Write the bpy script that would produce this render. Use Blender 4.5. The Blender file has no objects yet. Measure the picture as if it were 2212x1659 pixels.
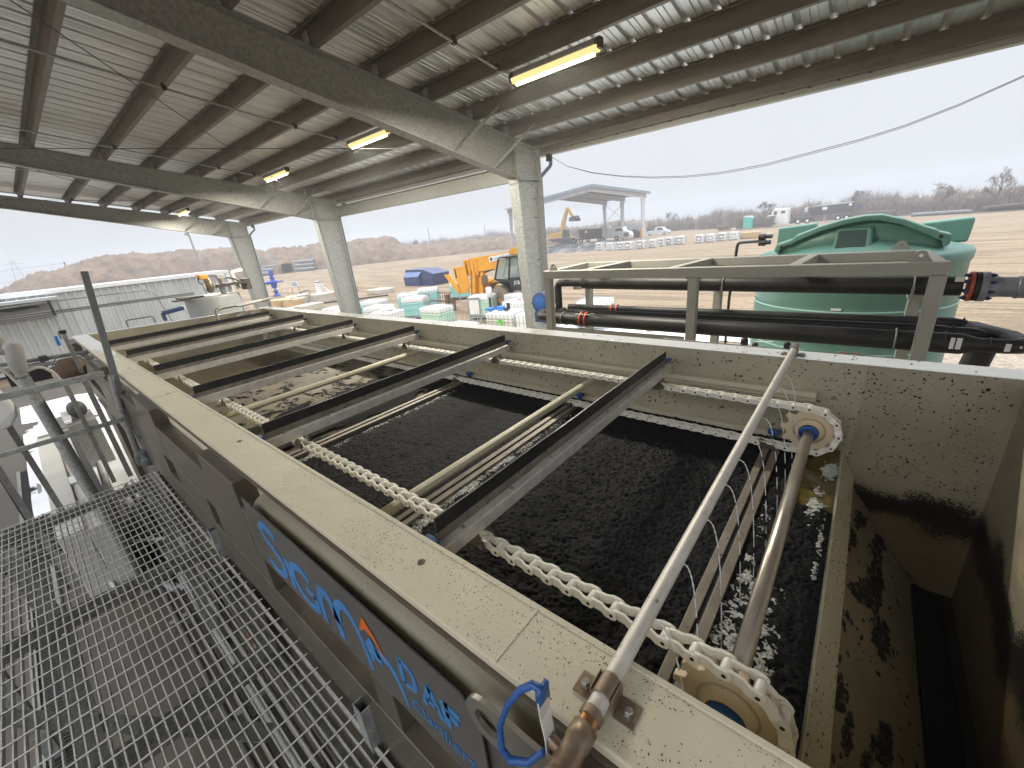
import bpy, bmesh, math, random
from mathutils import Vector, Matrix, noise
random.seed(7)
C = bpy.context.scene.collection
S = bpy.context.scene
rad = math.radians
UP = 3.6            # everything below is written with the eye point at z=0; the ground is at z=-3.6 and all is lifted at the end
# ---------------------------------------------------------------- camera
cam = bpy.data.cameras.new('camera'); co = bpy.data.objects.new('camera', cam); C.objects.link(co)
R = [[0.7702389, 0.6309485, -0.0929302], [0.1513080, -0.3223435, -0.9344520], [-0.6195465, 0.7056902, -0.3437490]]
m = Matrix(((R[0][0], -R[1][0], -R[2][0], 0), (R[0][1], -R[1][1], -R[2][1], 0), (R[0][2], -R[1][2], -R[2][2], 0), (0, 0, 0, 1)))
co.matrix_world = m
cam.sensor_width = 36; cam.lens = 883.92 / 2212 * 36; cam.clip_start = 0.02; cam.clip_end = 5000
S.camera = co
# ---------------------------------------------------------------- world: overcast sky
W = bpy.data.worlds.new('World'); S.world = W; W.use_nodes = True
nt = W.node_tree; nt.nodes.clear(); N = nt.nodes.new; L = nt.links.new
sky = N('ShaderNodeTexSky'); sky.sky_type = 'NISHITA'; sky.sun_disc = False
sky.sun_elevation = rad(52); sky.sun_rotation = rad(200); sky.dust_density = 4; sky.air_density = 1
hs = N('ShaderNodeHueSaturation'); hs.inputs['Saturation'].default_value = 0.25; L(sky.outputs[0], hs.inputs['Color'])
bg1 = N('ShaderNodeBackground'); bg1.inputs[1].default_value = 0.03; L(hs.outputs[0], bg1.inputs[0])
# cloud deck: brighter overhead than at the horizon, like any overcast
tc = N('ShaderNodeTexCoord'); sp = N('ShaderNodeSeparateXYZ'); L(tc.outputs['Generated'], sp.inputs[0])
mr = N('ShaderNodeMapRange'); L(sp.outputs['Z'], mr.inputs['Value'])
mr.interpolation_type = 'SMOOTHSTEP'; mr.inputs['From Min'].default_value = 0.30; mr.inputs['From Max'].default_value = 0.95
mr.inputs['To Min'].default_value = 0.455; mr.inputs['To Max'].default_value = 2.7
ns = N('ShaderNodeTexNoise'); ns.inputs['Scale'].default_value = 1.6; ns.inputs['Detail'].default_value = 3; L(tc.outputs['Generated'], ns.inputs['Vector'])
m2 = N('ShaderNodeMapRange'); L(ns.outputs['Fac'], m2.inputs['Value']); m2.inputs['To Min'].default_value = 0.93; m2.inputs['To Max'].default_value = 1.07
mu = N('ShaderNodeMath'); mu.operation = 'MULTIPLY'; L(mr.outputs[0], mu.inputs[0]); L(m2.outputs[0], mu.inputs[1])
bg2 = N('ShaderNodeBackground'); bg2.inputs[0].default_value = (0.915, 0.95, 1.0, 1); L(mu.outputs[0], bg2.inputs[1])
ad = N('ShaderNodeAddShader'); L(bg1.outputs[0], ad.inputs[0]); L(bg2.outputs[0], ad.inputs[1])
wo = N('ShaderNodeOutputWorld'); L(ad.outputs[0], wo.inputs[0])
# ---------------------------------------------------------------- sun behind the clouds
sl = bpy.data.lights.new('sun', 'SUN'); sl.energy = 0.9; sl.angle = rad(40); sl.color = (1.0, 0.97, 0.93)
so = bpy.data.objects.new('sun', sl); C.objects.link(so)
so.rotation_euler = Vector((-0.35, -0.95, -1.25)).to_track_quat('-Z', 'Y').to_euler(); so.location = (0, 0, 30)
so.rotation_euler = Vector((0.25, -0.55, -0.95)).to_track_quat('-Z', 'Y').to_euler()
S.view_settings.view_transform = 'Standard'; S.view_settings.look = 'None'
S.view_settings.exposure = 0.58; S.view_settings.gamma = 1
S.cycles.volume_step_rate = 1; S.cycles.max_bounces = 8; S.cycles.diffuse_bounces = 4

# ================================================================ materials
def mat(name, col, rough=0.5, metal=0.0, var=0.15, vs=3.0, col2=None, bump=0.0, bs=20.0, spots=None, band=None, spec=None, stretch=None, alpha=None, trans=0, coat=0, rvar=0.1, vdist=0):
    M = bpy.data.materials.new(name); M.use_nodes = True
    t = M.node_tree; t.nodes.clear(); n = t.nodes.new; l = t.links.new
    b = n('ShaderNodeBsdfPrincipled'); o = n('ShaderNodeOutputMaterial'); l(b.outputs[0], o.inputs[0])
    tcd = n('ShaderNodeTexCoord'); mp = n('ShaderNodeMapping'); l(tcd.outputs['Object'], mp.inputs[0])
    if stretch: mp.inputs['Scale'].default_value = stretch
    nz = n('ShaderNodeTexNoise'); nz.inputs['Scale'].default_value = vs; nz.inputs['Detail'].default_value = 6; nz.inputs['Roughness'].default_value = 0.65
    nz.inputs['Distortion'].default_value = vdist
    l(mp.outputs[0], nz.inputs['Vector'])
    cr = n('ShaderNodeValToRGB'); cr.color_ramp.elements[0].position = 0.3; cr.color_ramp.elements[1].position = 0.7
    c2 = col2 or tuple(c * (1 - var) for c in col)
    c1 = col if col2 else tuple(min(1, c * (1 + var)) for c in col)
    cr.color_ramp.elements[0].color = (*c2, 1); cr.color_ramp.elements[1].color = (*c1, 1)
    l(nz.outputs['Fac'], cr.inputs[0]); out = cr.outputs[0]
    for s in (spots or []):      # (scale, threshold, colour, mask scale, mask low)
        vo = n('ShaderNodeTexVoronoi'); vo.inputs['Scale'].default_value = s[0]; vo.inputs['Randomness'].default_value = 1
        mp2 = n('ShaderNodeMapping'); l(tcd.outputs['Object'], mp2.inputs[0])
        nd = n('ShaderNodeTexNoise'); nd.inputs['Scale'].default_value = s[0] * 1.5; l(tcd.outputs['Object'], nd.inputs['Vector'])
        va = n('ShaderNodeVectorMath'); va.operation = 'MULTIPLY_ADD'; l(nd.outputs['Color'], va.inputs[0]); va.inputs[1].default_value = (0.9 / s[0],) * 3; l(mp2.outputs[0], va.inputs[2])
        l(va.outputs[0], vo.inputs['Vector'])
        nm = n('ShaderNodeTexNoise'); nm.inputs['Scale'].default_value = s[3]; nm.inputs['Detail'].default_value = 4; l(tcd.outputs['Object'], nm.inputs['Vector'])
        r1 = n('ShaderNodeMapRange'); l(nm.outputs['Fac'], r1.inputs['Value']); r1.inputs['From Min'].default_value = s[4]; r1.inputs['From Max'].default_value = s[4] + 0.2
        r1.inputs['To Min'].default_value = 0; r1.inputs['To Max'].default_value = s[1]
        # a random size for each cell: some have no speck at all
        sc = n('ShaderNodeSeparateColor'); l(vo.outputs['Color'], sc.inputs[0])
        mm = n('ShaderNodeMath'); mm.operation = 'MULTIPLY'; l(r1.outputs[0], mm.inputs[0]); l(sc.outputs[0], mm.inputs[1])
        lt = n('ShaderNodeMath'); lt.operation = 'LESS_THAN'; l(vo.outputs['Distance'], lt.inputs[0]); l(mm.outputs[0], lt.inputs[1])
        mx = n('ShaderNodeMix'); mx.data_type = 'RGBA'; l(lt.outputs[0], mx.inputs['Factor']); l(out, mx.inputs[6]); mx.inputs[7].default_value = (*s[2], 1); out = mx.outputs[2]
    if band:       # a tide line of dried sludge, colour darker below the line: (height of its middle, half width, colour)
        sx = n('ShaderNodeSeparateXYZ'); l(tcd.outputs['Object'], sx.inputs[0])
        w1 = n('ShaderNodeTexNoise'); w1.inputs['Scale'].default_value = 3.5; w1.inputs['Detail'].default_value = 3; l(tcd.outputs['Object'], w1.inputs['Vector'])
        w2 = n('ShaderNodeTexNoise'); w2.inputs['Scale'].default_value = 110; w2.inputs['Detail'].default_value = 8; w2.inputs['Roughness'].default_value = .75; l(tcd.outputs['Object'], w2.inputs['Vector'])
        m1 = n('ShaderNodeMath'); m1.operation = 'MULTIPLY_ADD'; l(w1.outputs['Fac'], m1.inputs[0]); m1.inputs[1].default_value = .35; m1.inputs[2].default_value = -band[0] - .175
        m2_ = n('ShaderNodeMath'); m2_.operation = 'ADD'; l(sx.outputs['Z'], m2_.inputs[0]); l(m1.outputs[0], m2_.inputs[1])
        m3 = n('ShaderNodeMath'); m3.operation = 'ABSOLUTE'; l(m2_.outputs[0], m3.inputs[0])
        m4 = n('ShaderNodeMapRange'); m4.interpolation_type = 'SMOOTHSTEP'; l(m3.outputs[0], m4.inputs['Value']); m4.inputs['From Min'].default_value = 0; m4.inputs['From Max'].default_value = band[1]; m4.inputs['To Min'].default_value = .64; m4.inputs['To Max'].default_value = .24
        dk = n('ShaderNodeMapRange'); dk.interpolation_type = 'SMOOTHSTEP'; l(m2_.outputs[0], dk.inputs['Value']); dk.inputs['From Min'].default_value = .12; dk.inputs['From Max'].default_value = -.10
        md = n('ShaderNodeMix'); md.data_type = 'RGBA'; md.blend_type = 'MULTIPLY'; l(dk.outputs[0], md.inputs['Factor']); l(out, md.inputs[6]); md.inputs[7].default_value = (.42, .35, .26, 1); out = md.outputs[2]
        m5 = n('ShaderNodeMath'); m5.operation = 'LESS_THAN'; l(w2.outputs['Fac'], m5.inputs[0]); l(m4.outputs[0], m5.inputs[1])
        mx = n('ShaderNodeMix'); mx.data_type = 'RGBA'; l(m5.outputs[0], mx.inputs['Factor']); l(out, mx.inputs[6]); mx.inputs[7].default_value = (*band[2], 1); out = mx.outputs[2]
    l(out, b.inputs['Base Color'])
    rr = n('ShaderNodeMapRange'); l(nz.outputs['Fac'], rr.inputs['Value']); rr.inputs['To Min'].default_value = max(0, rough - rvar); rr.inputs['To Max'].default_value = min(1, rough + rvar)
    l(rr.outputs[0], b.inputs['Roughness']); b.inputs['Metallic'].default_value = metal
    if spec is not None: b.inputs['Specular IOR Level'].default_value = spec
    if trans: b.inputs['Transmission Weight'].default_value = trans
    if coat: b.inputs['Coat Weight'].default_value = coat; b.inputs['Coat Roughness'].default_value = 0.15
    if alpha is not None: b.inputs['Alpha'].default_value = alpha
    if bump:
        nb = n('ShaderNodeTexNoise'); nb.inputs['Scale'].default_value = bs; nb.inputs['Detail'].default_value = 5; l(mp.outputs[0], nb.inputs['Vector'])
        bu = n('ShaderNodeBump'); bu.inputs['Strength'].default_value = bump; bu.inputs['Distance'].default_value = 0.3 / bs
        l(nb.outputs['Fac'], bu.inputs['Height']); l(bu.outputs[0], b.inputs['Normal'])
    return M
def emis(name, col, st):
    M = bpy.data.materials.new(name); M.use_nodes = True; t = M.node_tree; t.nodes.clear()
    e = t.nodes.new('ShaderNodeEmission'); e.inputs[0].default_value = (*col, 1); e.inputs[1].default_value = st
    o = t.nodes.new('ShaderNodeOutputMaterial'); t.links.new(e.outputs[0], o.inputs[0]); return M
K = {}
spk = (0.02, 0.017, 0.012)
K['beige'] = mat('cream_paint', (0.61, 0.56, 0.42), 0.34, var=0.07, vs=2.5, bump=0.12, bs=9, spots=[(170, 0.34, (0.12, 0.10, 0.06), 5, 0.42)])
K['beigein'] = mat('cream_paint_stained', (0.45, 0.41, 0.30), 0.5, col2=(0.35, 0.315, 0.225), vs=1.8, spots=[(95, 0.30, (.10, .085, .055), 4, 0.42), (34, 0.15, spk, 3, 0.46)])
K['stain'] = mat('stainless', (0.70, 0.68, 0.65), 0.33, 0.35, var=0.14, vs=6, bump=0.03, bs=60, stretch=(1, 3, 3))
K['staind'] = mat('stainless_dirty', (0.15, 0.13, 0.105), 0.36, 0.6, var=0.22, vs=3, spots=[(30, 0.16, (0.03, 0.025, 0.02), 4, 0.5)])
K['bolt'] = mat('bolt_steel', (0.42, 0.40, 0.37), 0.35, 0.9)
K['chain'] = mat('chain_plastic', (0.84, 0.81, 0.72), 0.36, var=0.06, vs=9, bump=0.05, bs=40, spots=[(60, 0.18, (0.25, 0.19, 0.11), 9, 0.5)])
K['sprocket'] = mat('sprocket_plastic', (0.66, 0.52, 0.34), 0.4, col2=(0.74, 0.63, 0.46), vs=7, spots=[(45, 0.2, (0.12, 0.07, 0.03), 8, 0.46)])
K['hole'] = mat('dark_hole', (0.02, 0.018, 0.015), 0.6)
K['blue'] = mat('blue_plastic', (0.02, 0.09, 0.30), 0.35, var=0.2, vs=12)
K['rubber'] = mat('black_rubber', (0.018, 0.018, 0.019), 0.42, var=0.35, vs=14, bump=0.1, bs=30, rvar=0.2)
K['hdpe'] = mat('black_pipe', (0.018, 0.018, 0.019), 0.5, var=0.35, vs=3, spec=.35, spots=[(9, 0.05, (0.35, 0.33, 0.3), 2, 0.55)])
K['galv'] = mat('galvanised', (0.33, 0.34, 0.335), 0.55, 0.45, var=0.34, vs=30, bump=0.04, bs=40)
K['galvw'] = mat('galvanised_weathered', (0.26, 0.26, 0.245), 0.55, 0.45, var=0.28, vs=22)
K['purlin'] = mat('purlin_steel', (0.175, 0.157, 0.134), 0.6, 0.2, col2=(0.105, 0.094, 0.08), vs=4, stretch=(0.4, 2, 2))
K['roof'] = mat('roof_sheet', (0.62, 0.62, 0.605), 0.38, 0.65, col2=(0.40, 0.40, 0.385), vs=1.5, stretch=(3, 0.5, 1))
K['framegrey'] = mat('grey_frame_paint', (0.30, 0.295, 0.265), 0.5, var=0.08, vs=3)
K['pvc'] = mat('grey_pvc', (0.20, 0.21, 0.235), 0.4, var=0.08)
K['red'] = mat('red_coupling', (0.42, 0.07, 0.035), 0.45, var=0.2, vs=20)
K['green'] = mat('green_poly', (0.11, 0.235, 0.195), 0.45, col2=(0.08, 0.185, 0.15), vs=2.2, stretch=(1, 1, .35), spots=[(28, .12, (.2, .27, .23), 3, .5)], bump=0.05, bs=8)
K['greenl'] = mat('green_poly_band', (0.30, 0.52, 0.46), 0.45, var=0.06)
K['white'] = mat('white_paint', (0.74, 0.745, 0.74), 0.45, var=0.05, vs=2)
K['contain'] = mat('container_paint', (0.50, 0.515, 0.52), 0.5, col2=(0.38, 0.39, 0.39), vs=1.2, stretch=(1, 1, 0.25))
K['totew'] = mat('tote_plastic', (0.80, 0.81, 0.80), 0.35, var=0.04)
K['toteg'] = mat('tote_green_liquid', (0.48, 0.72, 0.58), 0.3, var=0.05)
K['totet'] = mat('tote_teal_liquid', (0.30, 0.62, 0.62), 0.3, var=0.06)
K['totec'] = mat('tote_cream_liquid', (0.70, 0.69, 0.60), 0.3, var=0.05)
K['cage'] = mat('cage_steel', (0.42, 0.44, 0.45), 0.45, 0.6)
K['black'] = mat('black_plastic', (0.015, 0.015, 0.016), 0.4)
K['yellow'] = mat('machine_yellow', (0.78, 0.36, 0.02), 0.42, col2=(0.60, 0.27, 0.03), vs=2.5)
K['yel2'] = mat('digger_yellow', (0.50, 0.33, 0.07), 0.5, var=0.2)
K['glass'] = mat('tinted_glass', (0.25, 0.32, 0.30), 0.06, var=0.05, alpha=0.55, spec=0.8)
K['darkglass'] = mat('dark_window', (0.06, 0.08, 0.09), 0.1, var=0.05)
K['navy'] = mat('navy_paint', (0.03, 0.05, 0.14), 0.42, var=0.15, vs=3)
K['blued'] = mat('wellhead_blue', (0.02, 0.06, 0.42), 0.4, var=0.15)
K['bluep'] = mat('blue_downspout', (0.10, 0.145, 0.19), 0.45, var=0.1)
K['brown'] = mat('rusty_steel', (0.17, 0.10, 0.07), 0.7, col2=(0.10, 0.065, 0.05), vs=4)
K['darksteel'] = mat('dark_steel', (0.06, 0.055, 0.05), 0.55, 0.3, var=0.3)
K['concb'] = mat('concrete_block', (0.50, 0.46, 0.39), 0.85, var=0.1, vs=2, bump=0.2, bs=15)
K['pipegrey'] = mat('grey_pipe', (0.15, 0.155, 0.165), 0.5, var=0.12)
K['wood'] = mat('weathered_timber', (0.22, 0.18, 0.13), 0.85, col2=(0.12, 0.10, 0.075), vs=5)
K['orange'] = mat('orange_sign_paint', (0.55, 0.11, 0.01), 0.5)
K['signblue'] = mat('sign_blue', (0.04, 0.17, 0.40), 0.5)
K['label'] = mat('paper_label', (0.72, 0.71, 0.68), 0.6)
K['cardboard'] = mat('cardboard', (0.55, 0.38, 0.22), 0.8, var=0.1)
K['teal'] = mat('teal_plastic', (0.06, 0.44, 0.38), 0.45)
K['bluecap'] = mat('bright_blue', (0.02, 0.18, 0.55), 0.4)
K['limegreen'] = mat('green_label', (0.10, 0.62, 0.05), 0.5)
K['snow'] = mat('snow', (0.80, 0.82, 0.84), 0.6, var=0.05, vs=3, bump=0.5, bs=14)
K['tarp'] = mat('black_liner', (0.035, 0.037, 0.04), 0.35, var=0.3)
K['brass'] = mat('brass_thread', (0.42, 0.22, 0.09), 0.35, 0.8)
K['valve'] = mat('aged_valve_steel', (0.30, 0.25, 0.19), 0.45, 0.6, col2=(0.20, 0.13, 0.08), vs=18, bump=0.15, bs=60)
K['pipes'] = mat('spotted_steel_pipe', (0.62, 0.59, 0.54), 0.5, 0.3, var=0.12, vs=25, spots=[(60, 0.30, (0.30, 0.25, 0.20), 20, 0.4)])

# ================================================================ mesh helpers
class MB:
    def __init__(s): s.v = []; s.f = []; s.m = []; s.mi = 0; s.sm = []; s.smooth = False
    def add(s, vs, fs):
        k = len(s.v); s.v += [tuple(v) for v in vs]
        for f in fs: s.f.append(tuple(i + k for i in f)); s.m.append(s.mi); s.sm.append(s.smooth)
        return s
    def box(s, x0, x1, y0, y1, z0, z1):
        return s.hexa([(x0, y0, z0), (x1, y0, z0), (x1, y1, z0), (x0, y1, z0), (x0, y0, z1), (x1, y0, z1), (x1, y1, z1), (x0, y1, z1)])
    def hexa(s, p): return s.add(p, [(0, 3, 2, 1), (4, 5, 6, 7), (0, 1, 5, 4), (1, 2, 6, 5), (2, 3, 7, 6), (3, 0, 4, 7)])
    def beam(s, a, b, w, h, up=(0, 0, 1)):
        a = Vector(a); b = Vector(b); d = (b - a).normalized(); u = Vector(up)
        x = d.cross(u)
        if x.length < 1e-4: x = d.cross(Vector((1, 0, 0)))
        x.normalize(); u = x.cross(d).normalized(); x = x * w / 2; u = u * h / 2
        return s.hexa([a - x - u, a + x - u, b + x - u, b - x - u, a - x + u, a + x + u, b + x + u, b - x + u])
    def loft(s, rings, cap=True, close=True):
        n = len(rings[0]); vs = [p for r in rings for p in r]; fs = []
        for i in range(len(rings) - 1):
            for j in range(n if close else n - 1):
                k = (j + 1) % n; fs.append((i * n + j, i * n + k, (i + 1) * n + k, (i + 1) * n + j))
        if cap: fs += [tuple(reversed(range(n))), tuple((len(rings) - 1) * n + j for j in range(n))]
        return s.add(vs, fs)
    def tube(s, pts, r, seg=12, cap=True):
        P = [Vector(p) for p in pts]; n = len(P); rs = r if isinstance(r, (list, tuple)) else [r] * n
        T = []
        for i in range(n):
            a = P[max(0, i - 1)]; b = P[min(n - 1, i + 1)]
            d = (b - a)
            if d.length < 1e-7: d = (P[min(n - 1, i + 2)] - P[max(0, i - 2)])
            T.append(d.normalized())
        u = T[0].orthogonal().normalized(); rings = []
        for i in range(n):
            u = (u - T[i] * u.dot(T[i])); u = u.normalized() if u.length > 1e-6 else T[i].orthogonal().normalized()
            v = T[i].cross(u)
            rings.append([P[i] + (u * math.cos(2 * math.pi * k / seg) + v * math.sin(2 * math.pi * k / seg)) * rs[i] for k in range(seg)])
        o = s.smooth; s.smooth = True; s.loft(rings, False); s.smooth = o
        if cap:
            s.add(rings[0], [tuple(reversed(range(seg)))]); s.add(rings[-1], [tuple(range(seg))])
        return s
    def lathe(s, c, prof, axis='z', seg=24, cap=True):   # prof: (radius, offset along axis)
        c = Vector(c); ax = {'x': (Vector((0, 1, 0)), Vector((0, 0, 1)), Vector((1, 0, 0))), 'y': (Vector((0, 0, 1)), Vector((1, 0, 0)), Vector((0, 1, 0))), 'z': (Vector((1, 0, 0)), Vector((0, 1, 0)), Vector((0, 0, 1)))}[axis]
        rings = [[c + (ax[0] * math.cos(2 * math.pi * k / seg) + ax[1] * math.sin(2 * math.pi * k / seg)) * r + ax[2] * h for k in range(seg)] for r, h in prof]
        return s.loft(rings, cap)
    def prism(s, poly, axis, a, b):        # poly in the two other axes, in order (x,y)/(x,z)/(y,z)
        def P(p, t): return {'z': (p[0], p[1], t), 'y': (p[0], t, p[1]), 'x': (t, p[0], p[1])}[axis]
        return s.loft([[P(p, a) for p in poly], [P(p, b) for p in poly]])
    def build(s, name, m, parent=None, bevel=0, label=None, normals=True):
        me = bpy.data.meshes.new(name)
        off = Vector(parent.get('_w', (0, 0, 0))) if parent else Vector((0, 0, 0))
        if parent and parent.type == 'MESH': off = Vector(parent.get('_w', (0, 0, 0)))
        me.from_pydata([Vector(v) - off for v in s.v], [], s.f)
        for x in (m if isinstance(m, (list, tuple)) else [m]): me.materials.append(x)
        me.polygons.foreach_set('material_index', s.m); me.polygons.foreach_set('use_smooth', s.sm)
        if normals:
            b = bmesh.new(); b.from_mesh(me); bmesh.ops.recalc_face_normals(b, faces=b.faces); b.to_mesh(me); b.free()
        o = bpy.data.objects.new(name, me); C.objects.link(o)
        if parent: o.parent = parent; o['_w'] = tuple(off)
        if bevel:
            q = o.modifiers.new('bevel', 'BEVEL'); q.width = bevel; q.segments = 2; q.limit_method = 'ANGLE'; q.angle_limit = rad(40)
        if label: o['label'] = label
        return o
def tag(o, label=None, cat=None, group=None, kind=None):
    if label: o['label'] = label
    if cat: o['category'] = cat
    if group: o['group'] = group
    if kind: o['kind'] = kind
    return o
def thing(name, label, cat, loc=(0, 0, 0), rz=0, group=None, local=False):
    o = bpy.data.objects.new(name, None); C.objects.link(o); o.location = loc; o.rotation_euler = (0, 0, rz); o.empty_display_size = 0.1
    o['_w'] = (0, 0, 0) if local else tuple(loc)
    return tag(o, label, cat, group)
def dup(root, loc, rz, label, group=None):
    r = root.copy(); C.objects.link(r); r.location = loc; r.rotation_euler = (0, 0, rz); r['label'] = label
    if group: r['group'] = group
    for ch in list(root.children):
        c = ch.copy(); C.objects.link(c); c.parent = r
        for g in ch.children:
            d = g.copy(); C.objects.link(d); d.parent = c
    return r
def ray(u, v):      # pixel of the 2212x1659 view -> direction, only used to read positions off while writing
    q = ((u - 1106) / 883.92, (v - 829.5) / 883.92, 1.0)
    return Vector([sum(R[i][j] * q[i] for i in range(3)) for j in range(3)])
def arc(c, r, a0, a1, n, plane='xz'):
    out = []
    for i in range(n + 1):
        a = a0 + (a1 - a0) * i / n; p, q = r * math.cos(a), r * math.sin(a)
        out.append({'xz': (c[0] + p, c[1], c[2] + q), 'xy': (c[0] + p, c[1] + q, c[2]), 'yz': (c[0], c[1] + p, c[2] + q)}[plane])
    return out
def fillet(pts, r, n=6):
    P = [Vector(p) for p in pts]; out = [P[0]]
    for i in range(1, len(P) - 1):
        a = (P[i - 1] - P[i]).normalized(); b = (P[i + 1] - P[i]).normalized()
        p0 = P[i] + a * r; p2 = P[i] + b * r
        for k in range(n + 1):
            t = k / n; out.append(p0 * (1 - t) ** 2 + P[i] * 2 * t * (1 - t) + p2 * t * t)
    return out + [P[-1]]
def fbm(x, y, z=0, o=4): return noise.fractal(Vector((x, y, z)), 1.0, 2.0, o)
# ================================================================ the setting: ground
def gmat():
    M = bpy.data.materials.new('sandy_yard'); M.use_nodes = True; t = M.node_tree; t.nodes.clear(); n = t.nodes.new; l = t.links.new
    b = n('ShaderNodeBsdfPrincipled'); o = n('ShaderNodeOutputMaterial'); l(b.outputs[0], o.inputs[0]); b.inputs['Roughness'].default_value = 0.85
    tcd = n('ShaderNodeTexCoord')
    def nz(sc, st=(1, 1, 1), rot=0, d=6, dist=0):
        mp = n('ShaderNodeMapping'); mp.inputs['Scale'].default_value = st; mp.inputs['Rotation'].default_value = (0, 0, rot); l(tcd.outputs['Object'], mp.inputs[0])
        x = n('ShaderNodeTexNoise'); x.inputs['Scale'].default_value = sc; x.inputs['Detail'].default_value = d; x.inputs['Distortion'].default_value = dist; l(mp.outputs[0], x.inputs['Vector']); return x.outputs['Fac']
    def ramp(f, a, b_, ca, cb):
        r = n('ShaderNodeValToRGB'); r.color_ramp.elements[0].position = a; r.color_ramp.elements[1].position = b_; r.color_ramp.elements[0].color = (*ca, 1); r.color_ramp.elements[1].color = (*cb, 1); l(f, r.inputs[0]); return r.outputs[0]
    def mix(f, a, b_):
        x = n('ShaderNodeMix'); x.data_type = 'RGBA'; l(f, x.inputs['Factor']); l(a, x.inputs[6]); l(b_, x.inputs[7]) if hasattr(b_, 'node') else x.inputs[7].__setattr__('default_value', (*b_, 1)); return x.outputs[2]
    base = ramp(nz(0.12, d=8), 0.3, 0.7, (0.24, 0.172, 0.103), (0.305, 0.226, 0.14))
    tr = ramp(nz(0.55, (0.22, 1.6, 1), rot=0.9, dist=0.6), 0.42, 0.50, (1, 1, 1), (0, 0, 0))
    tr2 = ramp(nz(1.1, (0.12, 1.3, 1), rot=-0.35, dist=0.4), 0.36, 0.43, (1, 1, 1), (0, 0, 0))
    c = mix(tr, base, (0.185, 0.13, 0.08)); c = mix(tr2, c, (0.135, 0.092, 0.056))
    fine = ramp(nz(9, d=4), 0.35, 0.65, (0.75, 0.75, 0.75), (1.08, 1.08, 1.08))
    mm = n('ShaderNodeMix'); mm.data_type = 'RGBA'; mm.blend_type = 'MULTIPLY'; mm.inputs['Factor'].default_value = 1; l(c, mm.inputs[6]); l(fine, mm.inputs[7])
    l(mm.outputs[2], b.inputs['Base Color'])
    bu = n('ShaderNodeBump'); bu.inputs['Strength'].default_value = 0.6; bu.inputs['Distance'].default_value = 0.15; l(nz(1.3, (0.5, 1.5, 1), rot=0.6), bu.inputs['Height']); l(bu.outputs[0], b.inputs['Normal'])
    return M
G = -3.6
b = MB(); xs = [-900, -400, -200, -130, -90, -60, -40, -25, -12, 0, 12, 25, 45, 70, 110, 200, 400, 900]
ys = [-400, -200, -60, -20, 0, 8, 16, 25, 35, 50, 70, 90, 110, 140, 200, 400, 900]
vs = []; fs = []
for y in ys:
    for x in xs:
        d = math.hypot(x, y); vs.append((x, y, G - (0.0 if x < -30 else max(0, min(1, (d - 60) / 80)) * 0.3)))
for j in range(len(ys) - 1):
    for i in range(len(xs) - 1):
        k = j * len(xs) + i; fs.append((k, k + 1, k + 1 + len(xs), k + len(xs)))
b.add(vs, fs); tag(b.build('ground', gmat()), kind='structure', label='tan sandy yard rutted by wheel tracks', cat='ground')
b = MB(); b.box(-24, 12, -6, 8.2, G - 0.1, G + 0.02)
K['slab'] = mat('wet_concrete', (0.095, 0.078, 0.06), 0.5, col2=(0.045, 0.037, 0.029), vs=0.9, bump=0.1, bs=12, rvar=0.25)
tag(b.build('concrete_floor', K['slab']), kind='structure', label='stained wet concrete slab under the shelter', cat='floor')
# gravel apron beside the green tank
K['gravel'] = mat('gravel', (0.42, 0.35, 0.27), 0.9, col2=(0.15, 0.12, 0.09), vs=11, bump=1.0, bs=12, vdist=0.8)
b = MB(); nn = 40
P = []
for i in range(nn):
    a = 2 * math.pi * i / nn; r = 1 + 0.12 * fbm(math.cos(a) * 2, math.sin(a) * 2); P.append((2.5 + 9.5 * r * math.cos(a), 8.3 + 5.5 * r * math.sin(a), G + 0.024))
b.add(P + [(2.5, 8.3, G + 0.024)], [(i, (i + 1) % nn, nn) for i in range(nn)])
tag(b.build('gravel', K['gravel'], normals=False), kind='stuff', label='loose gravel around the green tank', cat='gravel')
# snow and ice patches
def patches(name, x0, x1, y0, y1, z, n, th, sc, label, ex=None):
    b = MB(); nx = n; ny = max(4, int(n * (y1 - y0) / (x1 - x0))); dx = (x1 - x0) / nx; dy = (y1 - y0) / ny; idx = {}; vs = []; fs = []
    def hgt(i, j):
        x = x0 + i * dx; y = y0 + j * dy; e = min((x - x0), (x1 - x), (y - y0), (y1 - y)) / sc
        return fbm(x / sc, y / sc, 3.3, 5) - th - max(0, 0.5 - e) * 0.8
    def vid(i, j):
        if (i, j) not in idx:
            idx[i, j] = len(vs); vs.append((x0 + i * dx, y0 + j * dy, z + max(0, min(0.03, hgt(i, j) * 0.06))))
        return idx[i, j]
    for i in range(nx):
        for j in range(ny):
            if hgt(i + .5, j + .5) > 0: fs.append((vid(i, j), vid(i + 1, j), vid(i + 1, j + 1), vid(i, j + 1)))
    b.smooth = True; b.add(vs, fs); o = b.build(name, K['snow'], normals=False); tag(o, kind='stuff', label=label, cat='snow'); return o
patches('snow', -19, -8.6, -0.9, 2.1, G + 0.03, 220, -0.62, 1.0, 'thin snow lying on the slab beyond the walkway')
patches('ground_ice', -9, 0, 7.6, 16, G + 0.03, 160, -0.22, 1.5, 'pale icy puddles between the shelter and the yard')

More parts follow.
